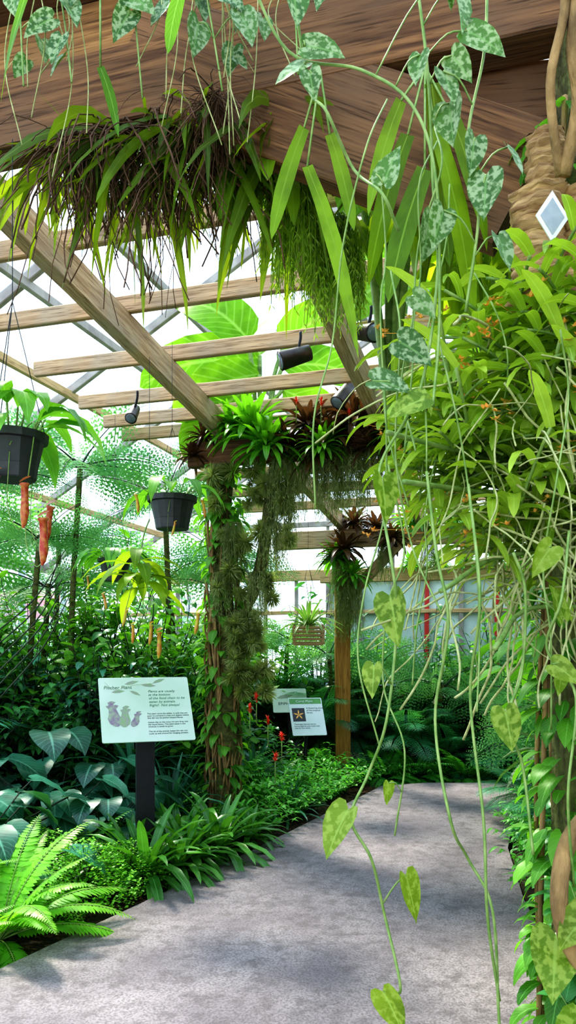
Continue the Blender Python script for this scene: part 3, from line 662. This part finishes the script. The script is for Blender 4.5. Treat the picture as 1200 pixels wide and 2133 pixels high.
# ------------------------------------------------------------------ big backlit leaves above slats
def bigbanana(loc,items,label):
    B=MB()
    for (a,el,L,W,p) in items:
        d=dirv(a,el); q=V(p)
        tube(B,spline([(0,0,-1.2),q*.5+V((0,0,-.3)),q],4),.02,6,1)
        leaf(B,q,d,V((U(-.3,.3),-1,U(-.2,.5))),L,W,'banana',.5,.12,tint=U(.2,1),wave=.025)
    mkp('banana_plant',B,['banana','stem'],loc,label,'plant')
bigbanana((-.25,7.0,4.0),[(2.9,.35,1.2,.5,(0,0,.0)),(2.6,.9,1.0,.46,(-.1,-.1,.2)),(3.4,-.2,.9,.4,(0,-.1,-.1)),(.3,.3,.9,.42,(.2,0,0)),(1.8,.9,.9,.42,(0,0,.1)),(3.0,-.5,.8,.38,(-.1,-.3,-.3)),(.2,-.3,.8,.38,(.2,0,-.2)),(.5,.9,.9,.4,(.2,.1,.2))],'banana plant with large backlit leaves above the slats')
bigbanana((.75,5.4,4.1),[(3.4,.3,.9,.42,(0,0,0)),(2.2,.5,.9,.42,(0,0,0)),(.2,.2,1.0,.4,(.1,0,0)),(4.0,-.3,.8,.4,(0,0,-.1)),(5.3,.3,.8,.36,(0,0,.1)),(.3,-.4,.8,.4,(.2,-.1,-.2))],'banana plant with broad backlit leaves over the pergola')
bigbanana((1.6,4.6,4.0),[(3.2,.3,1.0,.36,(0,0,0)),(2.2,.5,1.0,.4,(0,0,0)),(3.9,-.4,.9,.36,(.1,0,-.3)),(.6,.3,.8,.36,(0,0,.1)),(5.3,-.5,.9,.34,(0,0,-.3)),(3.6,-.8,.9,.34,(0,-.1,-.4)),(5.0,-.9,.8,.34,(.1,-.1,-.6)),(3.3,-.7,.7,.3,(-.1,-.2,-.7))],'banana plant with broad backlit leaves over the pergola')
bigbanana((.45,3.5,3.7),[(3.2,.2,.5,.2,(0,0,0)),(2.2,.5,.5,.2,(0,0,0)),(.4,.1,.5,.2,(.1,0,0)),(5.0,-.7,.5,.2,(0,0,0)),(3.9,-.7,.5,.2,(0,0,0)),(1.2,-.3,.45,.2,(0,0,.1)),(.6,-.6,.5,.2,(.2,0,0)),(3.4,-.3,.5,.2,(-.2,0,0))],'young banana leaves glowing behind the header beam')

# ------------------------------------------------------------------ tree ferns
tfms=[]
for k in range(2):
    B=MB()
    for i in range(12):
        az=2*math.pi*i/12+U(-.2,.2); d=dirv(az,U(.05,.9))
        frond(B,(0,0,0),d,UP*.6+V((0,-1.0,0)),1.15*U(.75,1.05),.36*U(.85,1.1),16,U(.7,1.2),bip=6,r=.009,lw=.62,wr=.2)
    _o=mk('fronds',B,['fernblue','dstem']); tfms.append(_o.data); bpy.data.objects.remove(_o)
def treefern(x,y,z,s,label='tree fern with wide feathery blue-green fronds'):
    e=empty('tree_fern',(x,y,0),label,'fern',group='tree ferns')
    B=MB(); tube(B,spline([(U(-.1,.1),U(-.1,.1),-.05),(U(-.1,.1),0,z*.5),(0,0,z+.05)],6),[.028]*13,7); mk('trunk',B,'moss',parent=e)
    q=bpy.data.objects.new('fronds',R.choice(tfms)); COL.objects.link(q); q.parent=e; q.location=(0,0,z); q.rotation_euler=(0,0,U(-.5,.5)); q.scale=(s*R.choice((-1,1)),s,s)
for a in ((-1.95,7.4,3.2,.95),(-2.75,7.0,3.0,.9),(-1.25,8.0,3.0,.85),(-2.5,8.6,2.6,.95),(-1.4,9.2,2.3,.9),(-2.4,7.9,2.1,.9),(-.75,8.9,2.5,.8),(-2.3,7.3,2.5,.7)): treefern(*a)
for a in ((1.9,9.7,1.0,.75),(1.1,9.9,1.2,.8),(2.6,9.5,.9,.75),(.5,9.6,1.4,.7),(2.3,6.8,.75,.7),(3.2,9.7,1.2,.8),(0.0,9.7,1.6,.6),(2.5,7.6,.9,.7),(2.1,5.6,.85,.65),(2.9,8.9,.9,.7)): treefern(*a)
B=MB()
for k in range(6):
    dy=.05*k; tube(B,spline([(-.1,dy,-.08*k),(.2,dy,.25-.06*k),(.38,dy,.5-.04*k)],5),[.005]*8+[.0035]*3,5)
mkp('fern_stalks',B,['dstem'],(-1.9,5.2,1.55),'bare dark arching fern stalks','fern')

# ------------------------------------------------------------------ bed plants
T_={}
def reg(k,*a,**kw): T_[k]=mkp(*a,**kw,group=k.replace('_',' '))
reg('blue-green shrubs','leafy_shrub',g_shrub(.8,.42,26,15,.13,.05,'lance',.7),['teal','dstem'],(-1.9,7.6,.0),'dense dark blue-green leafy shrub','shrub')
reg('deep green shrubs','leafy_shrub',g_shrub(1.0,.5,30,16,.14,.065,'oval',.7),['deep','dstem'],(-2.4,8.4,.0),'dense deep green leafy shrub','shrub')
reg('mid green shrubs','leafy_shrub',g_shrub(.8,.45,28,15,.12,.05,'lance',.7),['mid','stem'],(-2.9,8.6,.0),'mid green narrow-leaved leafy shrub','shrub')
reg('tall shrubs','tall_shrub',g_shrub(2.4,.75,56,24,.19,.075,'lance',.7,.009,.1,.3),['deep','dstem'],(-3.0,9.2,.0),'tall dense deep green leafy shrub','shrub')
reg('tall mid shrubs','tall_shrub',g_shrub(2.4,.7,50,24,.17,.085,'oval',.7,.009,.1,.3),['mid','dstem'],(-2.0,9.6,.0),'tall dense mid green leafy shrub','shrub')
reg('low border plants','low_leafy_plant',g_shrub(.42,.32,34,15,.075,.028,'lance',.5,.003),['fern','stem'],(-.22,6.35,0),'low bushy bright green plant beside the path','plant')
reg('arching ferns','fern',g_fern(22,.75,.13,26,(.15,1.25),1.5,wr=.26),['fern','dstem'],(-.9,7.3,0),'green fern with long arching fronds','fern')
reg('feathery ferns','fern',g_fern(20,.8,.22,22,(.2,1.15),1.3,bip=7,lw=.65),['farfern','dstem'],(1.2,9.6,.0),'blue-green feathery fern with arching fronds','fern')
reg('philodendrons','philodendron',g_bigleaf(26,.75,.36,.24),['teal','dstem'],(-1.75,5.9,.0),'philodendron with large glossy blue-green leaves','plant')
reg('small palms','palm',g_fern(14,1.0,.36,20,(.3,1.2),1.1,wr=.09,r=.008),['teal','dstem'],(-2.5,7.0,.0),'small palm with narrow dark leaflets','palm')
reg('strap leaf clumps','strap_leaf_clump',g_rosette(46,.75,.04,(.4,1.45),.8,'strap'),['teal','stem'],(-.9,6.9,.0),'clump of upright strap-leaved plants','plant')
K=dict(st='blue-green shrubs',sd='deep green shrubs',sm='mid green shrubs',tl='tall shrubs',tm='tall mid shrubs',lo='low border plants',fb='arching ferns',ft='feathery ferns',bg='philodendrons',pa='small palms',sg='strap leaf clumps')
def scat(key,lst):
    for it in lst:
        x,y,z,s=it[:4]; inst(T_[K[key]],(x,y,z),U(0,6.28),s)
scat('bg',[(-2.2,5.3,0,1.1),(-1.35,5.9,0,.8),(-2.1,6.6,.2,1.2),(-1.5,6.6,.1,.9),(-2.8,6.2,.2,1.2),(-1.95,4.7,0,.9)])
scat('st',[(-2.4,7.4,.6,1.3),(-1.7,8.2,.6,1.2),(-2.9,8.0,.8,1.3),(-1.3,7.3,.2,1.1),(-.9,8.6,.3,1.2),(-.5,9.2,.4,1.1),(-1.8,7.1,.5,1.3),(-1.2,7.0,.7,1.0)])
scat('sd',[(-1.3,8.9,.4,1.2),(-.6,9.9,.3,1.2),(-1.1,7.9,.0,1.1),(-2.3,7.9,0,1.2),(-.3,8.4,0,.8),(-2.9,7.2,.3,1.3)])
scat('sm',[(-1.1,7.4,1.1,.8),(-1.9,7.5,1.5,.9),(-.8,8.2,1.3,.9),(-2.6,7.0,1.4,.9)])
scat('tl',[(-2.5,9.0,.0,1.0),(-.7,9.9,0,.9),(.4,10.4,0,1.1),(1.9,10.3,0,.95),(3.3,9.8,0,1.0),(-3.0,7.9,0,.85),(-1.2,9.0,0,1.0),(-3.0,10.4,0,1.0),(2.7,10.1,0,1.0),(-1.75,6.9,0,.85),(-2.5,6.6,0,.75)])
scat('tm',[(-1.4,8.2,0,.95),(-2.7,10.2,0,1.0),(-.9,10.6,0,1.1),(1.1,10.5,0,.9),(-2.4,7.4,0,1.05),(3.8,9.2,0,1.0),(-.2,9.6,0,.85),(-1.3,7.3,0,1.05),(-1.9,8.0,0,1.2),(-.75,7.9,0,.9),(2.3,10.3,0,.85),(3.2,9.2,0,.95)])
scat('fb',[(-1.45,5.35,0,.8),(-.6,7.1,.1,1.0),(-.2,8.0,0,.8),(-1.2,7.0,.2,1.1),(-.75,8.2,.4,1.1),(.35,8.9,.0,.9),(-1.05,6.2,.0,.8)])
scat('lo',[(0.02,6.85,0,1.0),(.22,7.3,0,1.0),(.42,7.75,0,1.0),(.02,7.5,.05,1.2),(-.4,6.7,0,1.1),(-.42,6.1,0,.8),(.55,8.15,0,1.0),(.1,8.1,.05,1.2),(.35,8.5,.05,1.2),(-.3,7.3,.05,1.2),(-.65,6.2,0,.8),(.75,8.55,0,1.0),(-.6,5.9,0,.6),(-.2,6.9,.1,1.1)])
scat('sg',[(-.35,7.4,.2,.9),(-1.3,6.6,.4,1.0),(-1.5,7.3,.8,1.0),(-.7,7.6,.5,1.0),(0,6.9,.0,.7),(-.95,6.4,.15,.9),(-1.0,7.2,.8,.9)])
scat('pa',[(-3.2,6.8,.7,1.1),(-2.9,5.9,.6,1.0),(-3.2,7.7,1.0,1.0)])
bp=mkp('bromeliad',g_rosette(38,.70,.066,(.15,1.3),1.0),['bromd'],(-.9,4.98,.05),'large arching green bromeliad beside the path','bromeliad',group='path bromeliads')
for x,y,s in ((-.5,5.62,1.0),(-.68,5.35,.85),(-1.05,5.3,.8),(-.3,5.95,.6),(-.8,5.7,.9),(-.72,5.15,.8)): inst(bp,(x,y,.05),U(0,6),s)
mhair=mkp('maidenhair_fern',g_mound(.34,.38,3400,.024,.02),['nest','dstem'],(-1.2,4.65,0),'soft maidenhair fern with tiny leaflets','fern',group='maidenhair ferns')
for x,y,s in ((-1.5,4.9,1.0),(-1.0,4.95,.8),(-1.3,4.3,.55),(-1.75,4.65,.9)): inst(mhair,(x,y,0),U(0,6),s)
mhair2=mkp('ground_cover',g_mound(.5,.22,1800,.06,.03),['mid','dstem'],(-1.9,5.4,0),'low dense ground cover of small leaves','plant',group='ground cover')
for i in range(40):
    x=U(-3.2,.6); y=U(5.0,9.8)
    if x>-1.45+(y-5.0)*.5-.55: x=-1.45+(y-5.0)*.5-.6-U(0,1)
    inst(mhair2,(x,y,0),U(0,6),U(.8,1.4))
ns=mkp('sword_fern',g_fern(30,.76,.09,42,(.2,1.2),1.4,wr=.32,r=.005),['nest','stem'],(-1.46,3.98,.02),'bright lime green sword fern at the path edge','fern',s=1.05,group='sword ferns')
inst(ns,(-1.8,4.35,0),1,.95); inst(ns,(-1.62,3.7,0),2,.6)
scat('ft',[(1.9,9.4,.2,1.0),(2.5,9.3,.1,1.0),(.75,9.7,.4,1.1),(1.6,9.9,.5,1.2),(2.5,9.9,.5,1.2),(.2,9.9,.6,1.2),(3.1,9.6,.3,1.1),(-.1,9.8,.9,1.1),(1.4,9.4,.4,1.1),(.4,9.4,.7,1.0)])
scat('fb',[(1.1,8.95,0,.8),(1.5,9.05,0,.8),(2.0,9.0,0,.8),(2.5,9.0,0,.8),(.85,9.2,0,.9),(3,9.0,0,.9)])
scat('lo',[(1.25,8.95,0,.8),(1.7,8.95,0,.8),(2.2,8.9,0,.8),(2.8,8.9,0,.9)])
scat('sd',[(1.3,9.9,0,1.1),(2.3,9.9,0,1.1),(3.3,9.4,.2,1.3)])
# right bed
scat('ft',[(2.45,6.6,.25,.9),(2.1,6.0,.15,.8),(2.8,7.2,.5,1.1),(2.0,5.3,.3,.8),(2.1,6.75,.2,.75)])
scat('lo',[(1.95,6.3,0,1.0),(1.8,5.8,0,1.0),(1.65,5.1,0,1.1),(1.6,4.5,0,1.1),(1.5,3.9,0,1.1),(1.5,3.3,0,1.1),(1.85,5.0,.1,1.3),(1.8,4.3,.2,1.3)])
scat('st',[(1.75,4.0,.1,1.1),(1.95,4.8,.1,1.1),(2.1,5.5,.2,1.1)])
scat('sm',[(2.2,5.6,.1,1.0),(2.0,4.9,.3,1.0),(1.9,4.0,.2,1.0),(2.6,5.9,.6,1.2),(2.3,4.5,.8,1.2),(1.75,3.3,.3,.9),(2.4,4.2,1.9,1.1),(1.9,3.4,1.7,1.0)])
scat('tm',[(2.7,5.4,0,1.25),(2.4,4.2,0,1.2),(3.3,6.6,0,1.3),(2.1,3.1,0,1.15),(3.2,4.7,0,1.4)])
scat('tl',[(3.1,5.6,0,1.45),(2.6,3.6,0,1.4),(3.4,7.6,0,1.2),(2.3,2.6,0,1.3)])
rp=mkp('philodendron',g_bigleaf(22,.8,.34,.28),['mid','stem'],(2.3,5.9,.9),'philodendron with veined heart-shaped leaves','plant',group='veined philodendrons')
for x,y,z,s in ((1.95,4.3,.9,.9),(2.4,5.1,1.2,1.1),(2.6,7.0,1.0,1.2),(1.6,3.2,.2,.7)): inst(rp,(x,y,z),U(0,6),s)
rq=mkp('philodendron',g_bigleaf(26,.6,.3,.22,'oval'),['hangl','stem'],(1.25,3.6,2.9),'climbing plant with broad glowing green leaves','plant',group='climbing plants overhead')
for x,y,z,s in ((1.5,3.5,3.2,1.0),(1.1,3.8,3.2,.9),(1.7,4.2,2.6,1.0),(1.3,3.2,2.4,.8),(.9,3.6,3.35,.8),(1.0,3.9,2.7,.8)): inst(rq,(x,y,z),U(0,6),s)
mkp('variegated_plant',g_rosette(22,.6,.11,(.1,1.1),.9,'lance'),['satin'],(1.85,5.3,.75),'plant with long silvery ribbed leaves','plant')
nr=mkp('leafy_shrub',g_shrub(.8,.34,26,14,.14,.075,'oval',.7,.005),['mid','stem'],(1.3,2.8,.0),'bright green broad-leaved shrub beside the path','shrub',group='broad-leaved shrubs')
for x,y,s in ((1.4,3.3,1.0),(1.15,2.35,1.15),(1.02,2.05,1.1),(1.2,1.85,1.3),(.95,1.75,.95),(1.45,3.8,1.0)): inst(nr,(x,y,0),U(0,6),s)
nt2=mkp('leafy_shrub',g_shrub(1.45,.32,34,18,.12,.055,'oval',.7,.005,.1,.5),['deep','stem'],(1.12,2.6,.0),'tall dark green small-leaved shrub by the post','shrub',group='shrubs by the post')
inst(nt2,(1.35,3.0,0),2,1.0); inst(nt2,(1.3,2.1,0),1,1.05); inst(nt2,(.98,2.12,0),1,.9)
B=MB()
for (x,y,z,L,W,az) in ((.08,0,.0,.15,.11,4.3),(.1,-.1,-.14,.14,.1,3.9),(.14,-.1,.09,.13,.09,2.9),(.0,0,-.24,.14,.09,4.6),(.18,0,-.2,.16,.1,4.6)): 
    tube(B,[(.3,.1,-.2),(x+.05,y,z)],.004,5,1); leaf(B,(x,y,z),dirv(az,-.5),V((U(-.3,.3),-1,.4)),L,W,'heart',.6,.1)
mkp('pothos',B,['plain','stem'],(.5,1.7,.88),'large yellow-green pothos leaves on a stem','plant')

# ------------------------------------------------------------------ near post
pc=Lc(2.52,-3.68,0)
B=MB(); B3=MB()
for k in range(9):
    a0=U(0,6.28); w=U(-3,3)
    tube(B3,[V((math.cos(a0+w*f)*.12,math.sin(a0+w*f)*.12,3.1*f)) for f in [j/26 for j in range(27)]],U(.005,.013),5)
for k in range(520):
    a=U(2.2,6.4); z=U(.0,3.1); p=V((math.cos(a)*.12,math.sin(a)*.12,z)); L=U(.06,.13)
    leaf(B,p,dirv(a,U(-.9,.6)),UP+dirv(a,0),L,L*.5,R.choice(['lance','heart','oval']),1.0,.15)
e=empty('climbing_plant',(pc.x+.08,pc.y+.07,0),'climber with small green leaves covering the wooden post','plant')
mk('foliage',B,'mid',parent=e); mk('vine_stems',B3,'lianab',parent=e)
def cork(p,h,r,label):
    B=MB(); n=30; s=26; vs=[];fs=[]
    for i in range(n):
        z=h*(i/(n-1)-.5); rr=r*(1+.10*math.sin(i*1.1)+.08*math.sin(i*2.7)+U(-.06,.06))
        for k in range(s):
            a=6.283*k/s; q=rr*(1+.08*math.sin(5*a+i*.4)+.05*math.sin(9*a-i*.7)+U(-.05,.05)); vs.append(V((math.cos(a)*q,math.sin(a)*q,z+U(-.003,.003))))
    fs=[(i*s+k,i*s+(k+1)%s,(i+1)*s+(k+1)%s,(i+1)*s+k) for i in range(n-1) for k in range(s)]
    fs+=[tuple(range(s-1,-1,-1)),tuple((n-1)*s+k for k in range(s))]
    B.add(vs,fs); mkp('cork_bark',B,['cork'],p,label,'bark')
cork((.685,2.14,2.58),.30,.075,'thick tan cork bark wrapped around the post')
cork((.70,2.14,2.79),.20,.048,'narrow tan cork bark piece on the post')
cork((.80,2.12,2.57),.30,.068,'ridged tan cork bark piece on the post')
e=empty('plant_tag',(.655,1.95,2.57),'white diamond shaped plant tag on a wire','tag',rot=(math.radians(90),math.radians(0),math.radians(8)))
B=MB(); r=.056; pts=[(0,r*1.15),(r*.78,0),(0,-r*1.15),(-r*.78,0)]
B.add([V((x,y,0)) for x,y in pts]+[V((x,y,-.003)) for x,y in pts],[(3,2,1,0),(4,5,6,7)]+[(i,(i+1)%4,(i+1)%4+4,i+4) for i in range(4)]); mk('tag_frame',B,'tagrim',parent=e,smooth=False)
B=MB(); B.add([V((x*.72,y*.72,.0012)) for x,y in pts],[(3,2,1,0)]); mk('tag_face',B,'tag',parent=e,smooth=False)
B=MB(); tube(B,[(0,-r*1.1,-.001),(-.01,-.13,.0),(-.03,-.2,-.05)],.0015,5); mk('wire',B,'wire',parent=e)

def orchid(nsh,rx,rz):
    B=MB()
    for i in range(nsh):
        a=U(2.0,5.6); b=V((U(-.12,.12),U(-.1,.1),U(-rz,rz))); l=U(.08,.32)*rx; d=dirv(a,U(-.3,1.0)); p=b; pts=[p]
        for k in range(5):
            p=p+d*l/5; d=(d+DOWN*.1).normalized(); pts.append(p)
        tube(B,pts,.005,5,1); tt=U(.1,1)
        for k in range(1,6):
            s=d.cross(UP).normalized()*(1 if k%2 else -1); q=pts[k]
            leaf(B,q,d*.9+s*.8+UP*U(0,.9),UP+V((U(-.4,.4),U(-.4,.4),0)),U(.12,.22),U(.024,.042),'strap',U(.3,1.1),.3,tint=min(1,max(0,tt+U(-.3,.3))))
    return B
B=orchid(17,1.0,.14); B2=orchid(17,1.0,.14)
for k,(dx,dz,s,dy) in enumerate(((0,.76,1,0),(-.02,.60,1.0,-.03),(.06,.48,1,-.03),(-.02,.28,.9,0),(-.18,.54,.9,-.1),(.1,.74,.8,-.2),(-.22,.68,.9,-.05),(.04,.86,.85,-.1),(-.14,.38,.85,-.15),(-.25,.48,.75,-.1))):
    if k==0: oc=mkp('orchid_clump',B,['orchid','stem'],(pc.x-.06,pc.y-.15,1.5+dz),'epiphytic orchid clump with narrow yellow-green leaves','orchid',group='orchid clumps on the post')
    elif k==1: oc2=mkp('orchid_clump',B2,['orchid','stem'],(pc.x-.06+dx,pc.y-.15+dy,1.5+dz),'epiphytic orchid clump with narrow yellow-green leaves','orchid',group='orchid clumps on the post')
    else: inst(oc if k%2 else oc2,(pc.x-.06+dx,pc.y-.15+dy,1.5+dz),U(-.5,.5),s)
B=MB()
for i in range(50):
    a=U(2.4,5.4); rr=U(.28,.5); p=V((pc.x-.08+math.cos(a)*rr,pc.y-.15+math.sin(a)*rr*.9,U(1.75,2.4)))
    tube(B,[p,p*.85+V((pc.x,pc.y-.1,p.z))*.15],.001,3)
    for j in range(4):
        o=V((U(-.02,.02),U(-.02,.02),U(-.02,.02)))
        for k in range(5): leaf(B,p+o,dirv(k*1.25+a,U(-.2,.9)),UP,.014,.008,'short',.1,.1)
mkp('orchid_flowers',B,['flower'],(0,0,0),'tiny orange orchid flowers scattered over the clump','flower',kind='stuff')
B=MB()
for i in range(210):
    x=pc.x-.08+U(-.32,.25); y=pc.y-.15+U(-.34,.1); z=U(1.6,2.3); p=V((x,y,z)); pts=[p]; d=dirv(U(0,6.28),U(-1.4,0.3))
    for k in range(8): 
        p=p+d*U(.03,.07); d=(d+DOWN*.1+V((U(-.35,.35),U(-.2,.2),U(-.2,.2)))).normalized(); pts.append(p)
    tube(B,spline(pts,2),U(.0015,.004),4)
mkp('aerial_roots',B,['root'],(0,0,0),'tangle of grey-green aerial roots','roots',kind='stuff')
B=MB()
for (z0,x1,y1,z1) in ((1.82,.25,1.7,1.86),(1.75,.32,1.65,1.62),(1.9,.22,1.75,1.98),(1.6,.42,1.6,1.5)):
    tube(B,spline([(pc.x+.15,pc.y-.2,z0),((pc.x+x1)/2,(pc.y+y1)/2,(z0+z1)/2+.05),(x1,y1,z1)],6),.006,6)
mkp('aerial_roots',B,['stem'],(0,0,0),'stout green runners reaching out from the orchid clump','roots')
B=MB(); tube(B,spline([(pc.x+.0,pc.y-.15,1.6),(.74,1.85,1.4),(.68,1.7,1.2),(.595,1.66,1.1),(.565,1.64,1.0),(.58,1.64,.9),(.66,1.66,.7),(.8,1.7,-.05)],6),[.014]*10+[.019]*33,10)
mkp('liana',B,['lianab'],(0,0,0),'thick twisting brown liana stem','vine')
B=MB(); tube(B,spline([(.74,1.95,3.3),(.70,1.93,3.0),(.72,1.95,2.85),(.70,2.0,2.7)],6),.018,9); tube(B,spline([(.64,1.95,3.4),(.68,1.93,3.1),(.65,1.95,2.9),(.69,2.0,2.7)],6),.012,8)
mkp('liana',B,['lianab'],(0,0,0),'brown liana stems climbing the post','vine')

# ------------------------------------------------------------------ trailing vines
def vine(pts,leaves,label,y=1.64,r=.0032,mat='satin',sm='stem',wob=.05):
    e=empty('trailing_vine',(0,y,0),label,'vine')
    P=[V((x,U(-wob,wob),z)) for x,z in pts]; S=spline(P,8)
    B=MB(); tube(B,S,r,6); mk('stem',B,sm,parent=e)
    B=MB()
    for (x,z,L,ang) in leaves:
        q=V((x,0,z)); n=min(S,key=lambda s:(s-q).length); a=math.radians(ang); d=V((math.sin(a),-.12,-math.cos(a)))
        b=q-d*L*.5; b.y=n.y-.02
        tube(B,spline([n,(n+b)/2+V((0,-.01,.012)),b],3),r*.6,5,1)
        leaf(B,b,d,V((U(-1.1,1.1),-1,.35)),L,L*U(.62,.76),'heart',.25,U(.1,.45),wave=.03)
    if leaves: mk('foliage',B,[mat,sm],parent=e)
vine([(.26,2.95),(.29,2.7),(.31,2.5),(.32,2.3),(.28,2.05),(.2,1.9),(.19,1.8)],[(.35,2.8,.1,10),(.41,2.74,.1,60),(.36,2.69,.075,40),(.34,2.585,.1,5),(.29,2.36,.1,-15),(.27,2.12,.09,60),(.22,2.05,.09,80),(.29,2.22,.07,50)],'satin vine with silver-mottled heart-shaped leaves')
vine([(.42,2.95),(.41,2.75),(.37,2.55),(.39,2.4),(.37,2.2)],[(.37,2.49,.085,-10),(.395,2.405,.1,-5),(.3,2.345,.09,-20),(.33,2.64,.08,20),(.44,2.3,.08,20),(.46,2.48,.07,30)],'satin vine with silver-mottled leaves')
vine([(0,2.95),(.04,2.7),(.08,2.6),(.14,2.52),(.19,2.42),(.23,2.37)],[(.015,2.82,.1,5),(.08,2.745,.09,80),(.0,2.7,.08,-60),(.21,2.49,.08,160),(.05,2.66,.07,10)],'satin vine looping from the header')
vine([(-.1,2.95),(.0,2.78),(.15,2.7),(.25,2.6),(.3,2.45),(.32,2.2),(.3,2.0)],[(.32,2.83,.09,20),(.26,2.66,.07,-10)],'thin green trailing vine stem')
vine([(.19,1.85),(.215,1.65),(.23,1.55),(.205,1.35),(.17,1.23),(.13,1.15),(.17,1.07),(.2,.95),(.23,.81),(.222,.77)],[(.2,1.805,.1,5),(.222,1.555,.11,10),(.175,1.43,.07,-5),(.095,1.125,.11,-30),(.255,.985,.1,15),(.222,.745,.1,30)],'long vine with yellow-green heart leaves over the path',mat='plain')
vine([(.29,1.87),(.305,1.7),(.33,1.55),(.31,1.35),(.33,1.15),(.385,1.05),(.43,.95),(.445,.72),(.45,.5)],[(.24,2.0,.09,-70)],'long bare vine stem hanging in front of the path',mat='plain')
vine([(.385,1.85),(.39,1.6),(.385,1.4),(.4,1.15),(.41,.95),(.45,.75)],[],'long bare vine stem hanging in front of the path')
vine([(.47,1.7),(.5,1.62),(.5,1.45),(.455,1.35),(.5,1.25),(.51,1.07)],[(.455,1.33,.09,10),(.56,1.6,.08,-160),(.52,1.68,.08,-40)],'vine with yellow-green heart leaves',mat='plain')
vine([(.6,1.75),(.56,1.6),(.55,1.5),(.6,1.4),(.57,1.2),(.6,1.0)],[(.58,1.45,.07,60),(.6,1.3,.07,0)],'looping yellow-green vine stem',mat='plain')
for k in range(12):
    x=U(.2,.62); z0=U(1.9,2.75); pts=[(x,z0)]
    for j in range(5): x+=U(-.05,.05); z0-=U(.12,.2); pts.append((x,z0))
    vine(pts,[(x+U(-.03,.03),z0+.1,.05,U(-40,40))] if k%5==0 else [],'thin dangling green vine stem',y=U(1.6,2.0),r=.0022,mat='plain')
for (x0,x1,lv,yy) in ((-.75,-.65,[(-.66,3.44,.12,30),(-.7,3.3,.1,-20)],2.4),(-.5,-.45,[(-.51,3.39,.12,-30),(-.44,3.46,.12,60)],2.4),(-.3,-.2,[(-.28,3.33,.12,-10),(-.12,3.36,.12,20),(-.17,3.46,.12,60)],2.4),(.0,.03,[(0.02,3.46,.13,10),(.1,3.4,.11,-30)],2.35),(-.85,-.8,[(-.83,3.46,.11,10),(-.76,3.38,.11,-60)],2.4)):
    vine([(x0,3.75),((x0+x1)/2,3.5),(x1,3.2)],lv,'satin vine trailing over the upper beam',y=yy,r=.003)
for k in range(22):
    x=U(-.85,.1); z0=3.6; z1=U(2.95,3.4); vine([(x,z0),(x+U(-.06,.06),(z0+z1)/2),(x+U(-.08,.08),z1)],[(x+U(-.05,.05),U(3.3,3.55),U(.06,.11),U(-60,60))] if k%2 else [],'thin vine dangling from the upper beam',y=2.45,r=.002,sm='root')

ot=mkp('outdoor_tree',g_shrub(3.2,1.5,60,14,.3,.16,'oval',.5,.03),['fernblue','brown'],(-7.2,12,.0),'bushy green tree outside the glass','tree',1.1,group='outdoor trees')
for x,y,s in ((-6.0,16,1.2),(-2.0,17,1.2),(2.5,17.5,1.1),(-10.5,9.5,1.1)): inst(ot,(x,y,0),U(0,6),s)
e=empty('awning',(-5.2,14.6,2.25),'red fabric awning outside the window','awning')
B=MB(); B.add([V((-.9,0,0)),V((.9,0,0)),V((.9,.5,.35)),V((-.9,.5,.35)),V((-.9,0,-.2)),V((.9,0,-.2))],[(0,1,2,3),(4,5,1,0)]); mk('fabric',B,['red'],parent=e)
B=MB(); tube(B,[(-.85,0,-2.3),(-.85,0,0)],.03,6); tube(B,[(.85,0,-2.3),(.85,0,0)],.03,6); mk('frame',B,['framew'],parent=e)

# ------------------------------------------------------------------ light, world, camera
w=bpy.data.worlds.new('sky'); sc.world=w; w.use_nodes=True; bg=w.node_tree.nodes['Background']
nt=w.node_tree; tc=N(nt,'ShaderNodeTexCoord'); sx=N(nt,'ShaderNodeSeparateXYZ'); nt.links.new(tc.outputs['Generated'],sx.inputs[0])
c=mixc(nt,maprange(nt,sx.outputs[2],0,.7),(.80,.90,1.0),(.70,.84,1.0)); nt.links.new(c,bg.inputs[0]); bg.inputs[1].default_value=2.1
s=bpy.data.lights.new('sun','SUN'); s.energy=8; s.angle=math.radians(10); s.color=(1,.93,.76)
so=bpy.data.objects.new('sun',s); COL.objects.link(so); so.rotation_euler=(math.radians(-30),math.radians(-20),0)
cam=bpy.data.cameras.new('camera'); co=bpy.data.objects.new('camera',cam); COL.objects.link(co); co.location=(0,0,1.5); co.rotation_euler=(math.radians(90),0,0)
cam.sensor_fit='VERTICAL'; cam.sensor_height=24; cam.lens=1640/2133*24; cam.shift_y=284/2133; cam.clip_start=.05; cam.clip_end=200
sc.camera=co
